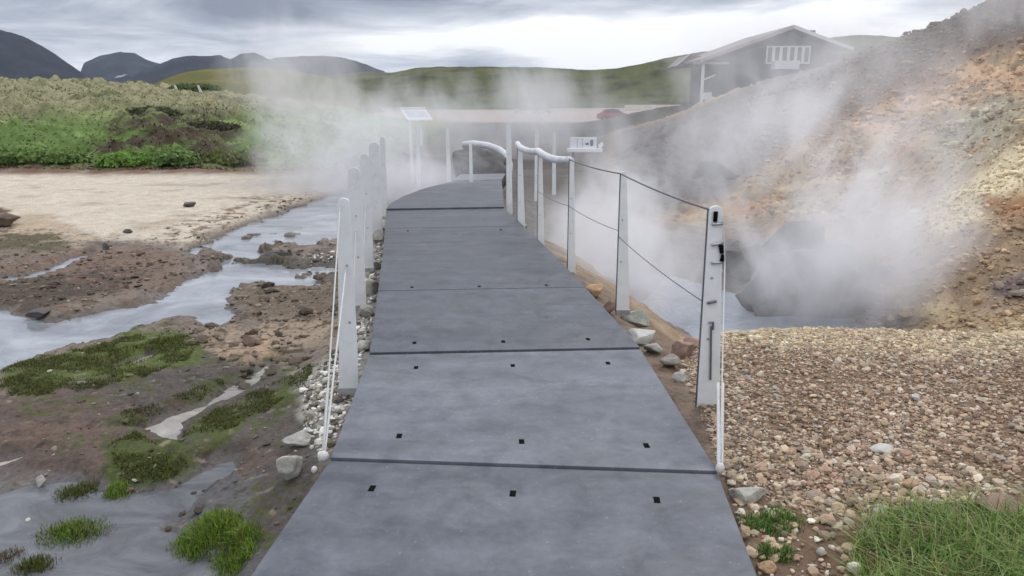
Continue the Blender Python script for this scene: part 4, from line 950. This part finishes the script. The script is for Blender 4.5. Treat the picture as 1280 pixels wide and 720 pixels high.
# ------------------------------------------------------------------ house
def house():
    D = 60.0; k = D / F
    def X(px): return Q(px, 100, D)[0]
    def Z(py): return H + (HZ - py) * k
    c0 = np.array([X(975), D, 0.9]); o = empty('house', c0, 'dark gabled house with a white window band above the steam', 'house')
    Mw = mat('dark_cladding', (.045, .041, .040), .8, .2, 3, .3, 20); Mr = mat('reddish_roof', (.17, .125, .12), .6, .2, 2, .2, 12); Mt = mat('white_trim', (.72, .72, .71), .6, .06, 4)
    Mg = mat('window_glass', (.09, .10, .115), .12, .1, 2); Mp = mat('pale_balcony', (.62, .63, .64), .7, .08, 3)
    L = lambda x, y, z: np.array([x - c0[0], y - c0[1], z - c0[2]])
    xl, xr, xa = X(904), X(1046), X(983); ze, za, zr = Z(79), Z(42), Z(68)
    # body: gable wall prism running back
    poly = [L(xl, D, .8), L(xr, D, .8), L(xr, D, zr - .25), L(xa, D, za - .25), L(xl, D, ze - .05)]
    w = MB().prism(poly, (0, 11, 0)).obj('wall', Mw, o)
    def slab(x0, z0, x1, z1, y0, y1, th, name, m, par): 
        return MB().prism([L(x0, y0, z0), L(x1, y0, z1), L(x1, y0, z1 + th), L(x0, y0, z0 + th)], (0, y1 - y0, 0)).obj(name, m, par, bevel=.01)
    xe = X(872); zl = Z(80.5)
    rf = slab(xe, zl, xa, za, D - .7, D + 11.6, .16, 'roof', Mr, o)
    slab(X(1057), Z(67), xa + .003, za + .002, D - .7, D + 11.6, .16, 'roof', mat('grey_roof', (.24, .24, .25), .6, .15, 2), o)
    slab(xe - .05, zl - .12, xa, za - .12, D - .76, D - .703, .26, 'barge_board', mat('rose_trim', (.40, .33, .32), .7, .08, 4), rf)
    slab(X(1058), Z(67) - .12, xa, za - .121, D - .762, D - .705, .26, 'barge_board', Mp, rf)
    # the lower verandah roof edge seen end on
    MB().prism([L(X(861), D + 5, Z(81.5)), L(X(862.5), D + 5, Z(81.5)), L(X(880), D + 5, Z(67)), L(X(878), D + 5, Z(67))], (0, .1, 0)).obj('edge_trim', Mt, rf)
    MB().prism([L(X(862), D + 5.2, Z(82)), L(X(905), D + 5.2, Z(82)), L(X(905), D + 5.2, Z(70)), L(X(879), D + 5.2, Z(68))], (0, 4, 0)).obj('verandah_roof', Mr, o)
    MB().box(L(X(886), D - .4, Z(82.5)), (X(906) - X(864), .5, .14)).obj('fascia', mat('dull_fascia', (.3, .27, .26), .7, .1, 4), o)
    MB().box(L(X(877), D - .3, (Z(83) + .7) / 2), (.20, .2, Z(83) - .7)).obj('verandah_post', Mt, o, bevel=.01)
    MB().box(L(X(883), D - .35, (Z(116) + Z(125)) / 2), (.75, .08, .55)).obj('verandah_railing', Mp, o)
    MB().prism([L(X(877), D - .2, Z(101)), L(X(877), D - .2, Z(103)), L(X(893), D - .2, Z(97)), L(X(893), D - .2, Z(95))], (0, .1, 0)).obj('brace', Mt, o)
    # window band: five lights
    wx = [955, 964, 973, 982.5, 991.5, 1000.5, 1009.5]
    for a, b in zip(wx[:-1], wx[1:]):
        x0, x1, z0, z1 = X(a), X(b), Z(83), Z(62.5); f = MB(); t = .10; y = D - .06
        f.box(L((x0 + x1) / 2, y, z0 + t / 2), (x1 - x0 - .01, .1, t)); f.box(L((x0 + x1) / 2, y, z1 - t / 2), (x1 - x0 - .01, .1, t))
        f.box(L(x0 + t / 2 + .005, y, (z0 + z1) / 2), (t, .104, z1 - z0 - 2 * t)); f.box(L(x1 - t / 2 - .005, y, (z0 + z1) / 2), (t, .104, z1 - z0 - 2 * t))
        w1 = f.obj('window', Mt, o); MB().box(L((x0 + x1) / 2, D - .04, (z0 + z1) / 2), (x1 - x0 - 2 * t, .04, z1 - z0 - 2 * t)).obj('pane', Mg, w1)
    bx = MB().box(L((X(962) + X(992)) / 2, D - .55, (Z(80) + Z(89.5)) / 2), (X(992) - X(962), .9, Z(80) - Z(89.5))); bx.obj('balcony', Mp, o, bevel=.02)
    ch = MB().box(L(X(1052), D + 7, Z(48)), (.5, .5, 1.6)); ch.obj('chimney', Mw, o, bevel=.02)
    MB().box(L(X(1052), D + 7, Z(41)), (.62, .62, .16)).obj('chimney_cap', Mw, o)
house()

# ------------------------------------------------------------------ middle distance furniture
def info_board():
    d = 33.6; c = Q(522, 178, d); o = empty('information_board', c, 'pale sloped board on two legs seen through steam', 'sign')
    a, b, e, f = Q(500, 136.5, d + .35), Q(532, 136.5, d + .35), Q(541, 149.5, d - .35), Q(510, 150, d - .35)
    Mp = mat('pale_board', (.66, .67, .70), .5, .06, 6)
    pn = MB().prism([p - c for p in (a, b, e, f)], (0, .0, -.05)).obj('panel', Mp, o, bevel=.01)
    MB().prism([p - c + np.array([0, 0, .006]) for p in (a * .8 + f * .2 + (b - a) * .1, b * .8 + e * .2 - (b - a) * .1, e * .75 + b * .25 - (b - a) * .1, f * .75 + a * .25 + (b - a) * .1)], (0, 0, -.004)).obj('printed_sheet', mat('printed_grey', (.42, .44, .50), .5, .2, 9), pn)
    MB().tube([a - c + np.array([0, .0, .04]), b - c + np.array([0, 0, .04])], .035, 8).obj('top_rail', M_white, o)
    for px in (512.5, 526): 
        p = Q(px, 150, d) - c; MB().box((p[0], 0, p[2] / 2 - .05), (.1, .1, p[2] + .15)).obj('leg', M_white, o)
info_board()
def white_sign():
    d = 21.5; c = Q(730, 200, d); c[2] = float(height(c[:1], c[1:2])[0])
    o = empty('sign_board', c, 'white panelled sign board with dark marks behind the right railing', 'sign')
    k = d / F; Mp = mat('white_board', (.78, .79, .81), .5, .05, 6); Ms = mat('slate_print', (.12, .15, .22), .6, .2, 8)
    zt, zb = Q(730, 171.5, d)[2] - c[2], Q(730, 186, d)[2] - c[2]; x0, x1 = Q(712.5, 180, d)[0] - c[0], Q(745.5, 180, d)[0] - c[0]
    MB().box(((x0 + x1) / 2, 0, (zt + zb) / 2), (x1 - x0, .05, zt - zb)).obj('board', Mp, o, bevel=.006)
    for t in (.27, .47): MB().box((x0 + (x1 - x0) * t, -.029, (zt + zb) / 2), (.014, .008, zt - zb - .04)).obj('panel_joint', mat('grey_joint', (.4, .42, .46), .6), o)
    MB().prism([np.array([x0 + (x1 - x0) * a, -.034, zb + (zt - zb) * b]) for a, b in ((.56, .44), (.64, .55), (.70, .52), (.72, .36), (.62, .32))], (0, .008, 0)).obj('mark', Ms, o)
    MB().prism([np.array([x0 + (x1 - x0) * a, -.034, zb + (zt - zb) * b]) for a, b in ((.77, .22), (.75, .6), (.80, .82), (.87, .78), (.88, .3))], (0, .008, 0)).obj('mark', Ms, o)
    MB().box(((x0 + x1) / 2 + .05, -.03, zb - .04), ((x1 - x0) * 1.34, .12, .10)).obj('base_rail', Mp, o, bevel=.01)
    MB().prism([np.array([x1 + .09, -.03, zb - .02]), np.array([x1 + .2, -.03, zb + .09]), np.array([x1 + .17, -.03, zb + .2]), np.array([x1 + .05, -.03, zb + .10])], (0, .06, 0)).obj('end_bracket', Mp, o)
    for x in (x0 + .1, x1 - .1): MB().box((x, .04, (zb - .09) / 2), (.07, .05, zb - .09)).obj('leg', M_steel, o)
white_sign()
# pale pipe arching behind the boulder
pp = [Q(580, 181, 20.3), Q(592, 179.5, 20), Q(610, 182, 19.8), Q(624, 187, 19.6), Q(634, 195, 19.4), Q(637, 206, 19.3), Q(637, 222, 19.2)]
mb = MB(); mb.tube(pp, .085, 12); o = mb.obj('pipe', M_foam, None, smooth=True); tag(o, 'pale thick pipe curving over the dark boulder at the walkway end', 'pipe')
def car(px0, px1, py, d, colr, label, flip=1, hgt=1.5, van=False, roof_glint=False):
    c = (Q(px0, py, d) + Q(px1, py, d)) / 2; ln = abs(Q(px1, py, d)[0] - Q(px0, py, d)[0]); c[2] = float(height(c[:1], c[1:2])[0])
    o = empty('parked_car', c, label, 'car'); k = ln / 4.2; w = 1.7 * k
    Mb = mat('car_paint', colr, .3, .05, 2); Mg = mat('car_glass', (.03, .035, .04), .08, .1, 2)
    P = [(-2.1, .3), (-2.1, .85), (-1.95, 1.0), (-1.75, 1.05), (-1.3, 1.46), (-.2, 1.52), (.35, 1.44), (1.05, .98), (1.85, .85), (2.1, .7), (2.1, .3)] if not van else [(-2.1, .3), (-2.1, 1.85), (-1.9, 1.98), (1.0, 1.98), (1.5, 1.2), (2.05, 1.05), (2.1, .3)]
    MB().prism([(x * flip * k, -w / 2, z * k) for x, z in P], (0, w, 0)).obj('body', Mb, o, bevel=.07 * k, seg=3)
    Wd = [(-1.45, 1.02), (-1.15, 1.38), (-.2, 1.42), (.3, 1.36), (.85, 1.0)] if not van else [(.3, 1.2), (.3, 1.75), (.95, 1.75), (1.35, 1.2)]
    MB().prism([(x * flip * k, -w / 2 - .012, z * k) for x, z in Wd], (0, .02, 0)).obj('side_window', Mg, o)
    f = [(.36, 1.46), (1.06, 1.0)] if not van else [(1.02, 1.95), (1.48, 1.25)]
    n = np.array([(f[0][1] - f[1][1]), 0, (f[1][0] - f[0][0])]); n /= np.linalg.norm(n)
    a = np.array([f[0][0], -w / k / 2 + .12, f[0][1]]) + n * .01; b = np.array([f[1][0], -w / k / 2 + .1, f[1][1]]) + n * .01
    quad = [a, b, b + np.array([0, w / k - .2, 0]), a + np.array([0, w / k - .24, 0])]
    MB().prism([(q[0] * flip * k, q[1] * k, q[2] * k) for q in quad], (n[0] * flip * .015 * k, 0, n[2] * .015 * k)).obj('windscreen', mat('glint_glass', (.5, .52, .55), .1, .05, 2), o)  # pale base colour paints the glint on the windscreen
    for x in (-1.3, 1.3):
        for y in (-w / 2 + .08, w / 2 - .08):
            t = MB().tube([(x * k, y - .1, .31 * k), (x * k, y + .1, .31 * k)], .31 * k, 18).obj('wheel', M_black, o); MB().tube([(x * k, y - .11, .31 * k), (x * k, y + .112, .31 * k)], .18 * k, 12).obj('rim', M_steel, t)
    MB().box((0, -w / 2 - .015, .33 * k), (1.7 * k, .03, .1 * k)).obj('sill', M_rope, o)
    MB().box((2.08 * k * flip, -w * .32, .72 * k), (.06, .3 * k, .13 * k)).obj('headlight', M_rope, o); MB().box((2.08 * k * flip, w * .32, .72 * k), (.06, .3 * k, .13 * k)).obj('headlight', M_rope, o)
    return o
car(746, 789, 151, 100, (.34, .06, .06), 'dull red hatchback parked at the edge of the gravel lot')
car(643, 654, 136, 190, (.6, .6, .62), 'white van parked far back on the gravel lot', van=True)
car(665, 676, 138, 180, (.65, .66, .68), 'small white car beside the white van on the far lot')
car(677, 689, 138, 178, (.35, .36, .40), 'small grey car right of the far white car', flip=-1)
def low_wall(px0, px1, py0, py1, d, m, label):
    a, b = Q(px0, py1, d), Q(px1, py1, d); zt = Q(px0, py0, d)[2]; zb = min(-1.1, a[2])
    mb = MB(); mb.box(((a[0] + b[0]) / 2, d, (zt + zb) / 2), (b[0] - a[0], 1.2, zt - zb)); o = mb.obj('low_wall', m, None, bevel=.03); tag(o, label, 'wall')
M_conc = mat('pale_concrete', (.62, .56, .52), .8, .1, .6)
low_wall(688, 782, 135.2, 137.2, 236, M_conc, 'long thin pale kerb wall behind the red car')
low_wall(781, 850, 131.0, 137.2, 228, M_conc, 'taller pale wall on the lot, left of the house')
# grey car-like hump and low pickets behind the walkway end
mb = MB(); mb.box((0, 0, .25), (.2, .2, .9)); 
for k, px in enumerate((655, 676)):
    pass

# ------------------------------------------------------------------ steam
def steam_mat(name, dens, seed, scale, thr, k, colr=(.985, .98, .995), fall=(1.0, .25), zstretch=.7):
    m = bpy.data.materials.new(name); m.use_nodes = True; t = NT(m.node_tree); t.N.remove(t.N['Principled BSDF'])
    tc = t.N.new('ShaderNodeTexCoord').outputs['Object']; pos = t.N.new('ShaderNodeNewGeometry').outputs['Position']
    r = t.vmath('LENGTH', tc).outputs['Value']
    f = t.n('ShaderNodeMapRange', _interpolation_type='SMOOTHSTEP'); t.set(f.inputs[0], r); f.inputs[1].default_value = fall[0]; f.inputs[2].default_value = fall[1]
    mp = t.n('ShaderNodeMapping', Vector=pos, Location=(seed * 7.3, seed * 3.1, seed * 5.7), Scale=(1, 1, zstretch)).outputs[0]
    n1 = t.noise(mp, scale, 6, .58, 1.1)
    d = t.math('ADD', t.math('MULTIPLY', t.math('SUBTRACT', n1, .5), k), t.math('MULTIPLY', t.math('SUBTRACT', f.outputs[0], thr), 1.2))
    d = t.math('ADD', d, t.math('MULTIPLY', t.math('SUBTRACT', t.noise(mp, scale * 3.1, 5, .6, 1.4), .5), 2.2))
    d = t.math('MAXIMUM', d, 0.0)
    d = t.math('MULTIPLY', t.math('MULTIPLY', d, t.math('POWER', f.outputs[0], .6)), dens)
    pv = t.n('ShaderNodeVolumePrincipled', Density=d); pv.inputs['Color'].default_value = tuple(colr) + (1,); pv.inputs['Anisotropy'].default_value = 0.1
    t.L.new(pv.outputs[0], t.N['Material Output'].inputs['Volume'])
    try: m.cycles.volume_step_rate = 0.5
    except Exception: pass
    return m
def steam(c, rad, m, label, rot=(0, 0, 0)):
    V, Fc = ICO3; o = fast_mesh('steam', V * 1.02, Fc, m, None, True); o.location = tuple(c); o.scale = rad; o.rotation_euler = rot
    tag(o, label, 'steam', kind='stuff'); return o
steam((4.0, 9.1, -.3), (3.4, 1.3, 1.9), steam_mat('steam_pit', 1.35, 1, .55, .42, 5), 'white steam boiling out of the pit on the right')
steam((4.6, 12.2, .8), (4.2, 1.7, 2.5), steam_mat('steam_pit_back', .95, 8, .42, .45, 5), 'torn steam rising over the dark boulders in the pit')
steam((1.4, 10.6, -.3), (1.7, 4.4, 1.75), steam_mat('steam_rail', 1.1, 2, .55, .42, 4), 'pale steam rolling behind the right railing')
steam((6.6, 17, 1.9), (6.2, 2.6, 3.1), steam_mat('steam_slope', .28, 3, .26, .52, 5), 'thin steam drifting up the ochre slope')
steam((-3.5, 16.5, 0.5), (3.5, 2.2, 2.7), steam_mat('steam_stream', 1.0, 4, .38, .45, 4), 'steam rising from the stream left of the walkway', (0, -.25, 0))
steam((-5.6, 21, 2.4), (3.2, 2.0, 2.6), steam_mat('steam_bank', .6, 9, .30, .42, 4), 'tall thin steam column drifting over the left bank')
steam((-1.9, 15.2, -.05), (1.5, 1.2, 1.15), steam_mat('steam_end', 1.3, 10, .7, .38, 3), 'low steam around the far left posts of the walkway')
steam((-1.0, 14.8, .15), (2.2, 1.7, 1.2), steam_mat('steam_mound', .15, 12, .6, .42, 4), 'thin steam crossing the dark boulder at the walkway end')
steam((0.5, 30, 1.2), (11, 4, 3.2), steam_mat('steam_back', .34, 5, .20, .45, 4), 'wide veil of steam across the middle distance')
steam((11, 33, 3.4), (10, 4, 3.2), steam_mat('steam_ridge', .16, 6, .20, .52, 5), 'grey steam wisps in front of the house and ridge')
steam((15, 22, 4.2), (4.5, 2.5, 2.0), steam_mat('steam_crest', .5, 11, .3, .45, 5), 'thin steam streaming over the top of the ochre hillside')
bm_ = MB(); bm_.box((0, 2900, 90), (9000, 6200, 208))
hz = bm_.obj('haze', bpy.data.materials.new('thin_haze')); hm = hz.data.materials[0]; hm.use_nodes = True; ht = NT(hm.node_tree); ht.N.remove(ht.N['Principled BSDF'])
hv = ht.n('ShaderNodeVolumePrincipled', Density=0.00008); hv.inputs['Color'].default_value = (.62, .74, 1.0, 1); ht.L.new(hv.outputs[0], ht.N['Material Output'].inputs['Volume'])
tag(hz, 'thin bluish air between the walkway and the far mountains', 'haze', kind='stuff')

# ------------------------------------------------------------------ sky, sun, camera
SUN_EL, SUN_AZ = math.radians(48), math.radians(25)       # azimuth from +Y towards +X
W = bpy.data.worlds.new('World'); S.world = W; W.use_nodes = True
t = NT(W.node_tree); bg = t.N['Background']
sky = t.N.new('ShaderNodeTexSky'); sky.sky_type = 'NISHITA'; sky.sun_disc = False; sky.sun_elevation = SUN_EL; sky.sun_rotation = SUN_AZ
tc = t.N.new('ShaderNodeTexCoord').outputs['Generated']
dv = t.vmath('NORMALIZE', tc).outputs[0]
sx = t.n('ShaderNodeSeparateXYZ', Vector=dv); x, y, z = sx.outputs[0], sx.outputs[1], sx.outputs[2]
zp = t.math('ADD', t.math('MAXIMUM', z, 0.0), 0.11)
pl = t.n('ShaderNodeCombineXYZ', X=t.math('DIVIDE', x, zp), Y=t.math('DIVIDE', y, zp), Z=0.0).outputs[0]
cn = t.noise(pl, 0.9, 9, .6, .5); cn2 = t.noise(pl, 0.35, 5, .5, .2)
def blob(ax, ez, wx, wz):
    """soft cloud bank centred on a direction (tan azimuth, elevation)"""
    az = t.math('DIVIDE', x, t.math('MAXIMUM', y, .05))
    a = t.math('DIVIDE', t.math('SUBTRACT', az, ax), wx); e = t.math('DIVIDE', t.math('SUBTRACT', z, ez), wz)
    s = t.math('ADD', t.math('MULTIPLY', a, a), t.math('MULTIPLY', e, e)); return t.math('MULTIPLY', t.math('EXPONENT', t.math('MULTIPLY', s, -1.0)), t.ramp(y, 0.0, .2))
v = t.math('ADD', t.math('MULTIPLY', t.math('SUBTRACT', cn, .5), 1.7), t.math('MULTIPLY', t.math('SUBTRACT', cn2, .5), .7))
v = t.math('ADD', v, 0.60)
for ax, ez, wx, wz, k in [(-.20, .125, .34, .034, -.55), (-.62, .10, .30, .07, -.06), (-.16, .078, .13, .014, .42), (.03, .085, .10, .03, .35), (.16, .065, .16, .035, .50), (-.46, .040, .20, .018, .22), (.28, .118, .12, .018, -.12), (.5, .09, .3, .06, .34), (.25, .06, .35, .05, .16), (-.10, .048, .10, .010, -.12)]:
    v = t.math('ADD', v, t.math('MULTIPLY', blob(ax, ez, wx, wz), k))
cr = t.N.new('ShaderNodeValToRGB'); t.L.new(v, cr.inputs[0])
e = cr.color_ramp.elements; e[0].position = 0.12; e[0].color = (.22, .24, .30, 1); e[1].position = .92; e[1].color = (.95, .95, .97, 1)
q = e.new(.35); q.color = (.36, .39, .46, 1); q = e.new(.65); q.color = (.62, .65, .71, 1)
lift = t.math('ADD', 1.0, t.math('MULTIPLY', t.ramp(z, .16, .9), 1.1))
cl = t.vmath('SCALE', cr.outputs[0]); t.L.new(lift, cl.inputs['Scale'])
sk = t.vmath('SCALE', sky.outputs[0]); sk.inputs['Scale'].default_value = 0.09
mx = t.mix(0.92, sk.outputs[0], cl.outputs[0]); t.L.new(mx, bg.inputs['Color']); bg.inputs['Strength'].default_value = 1.0

sun = bpy.data.lights.new('sun', 'SUN'); sun.energy = 1.1; sun.angle = math.radians(16); sun.color = (1, .96, .9)
so = bpy.data.objects.new('sun', sun); link(so)
dvec = Vector((math.sin(SUN_AZ) * math.cos(SUN_EL), math.cos(SUN_AZ) * math.cos(SUN_EL), math.sin(SUN_EL)))
so.rotation_euler = dvec.to_track_quat('Z', 'Y').to_euler(); so.location = (0, 0, 30)

cam = bpy.data.cameras.new('camera'); co = bpy.data.objects.new('camera', cam); link(co)
co.location = (0, 0, H); co.rotation_euler = (math.pi / 2 - PITCH, 0, 0)
cam.sensor_width = 36; cam.lens = 36 * F / 1280; cam.clip_end = 20000; cam.clip_start = 0.05
S.camera = co
vs = S.view_settings; vs.view_transform = 'Standard'; vs.look = 'None'; vs.gamma = 1; vs.exposure = 0.25; vs.use_curve_mapping = False
S.render.engine = 'CYCLES'
cy = S.cycles; cy.use_denoising = True; cy.max_bounces = 8; cy.diffuse_bounces = 3; cy.glossy_bounces = 3; cy.volume_bounces = 5; cy.transparent_max_bounces = 8
cy.sample_clamp_indirect = 6
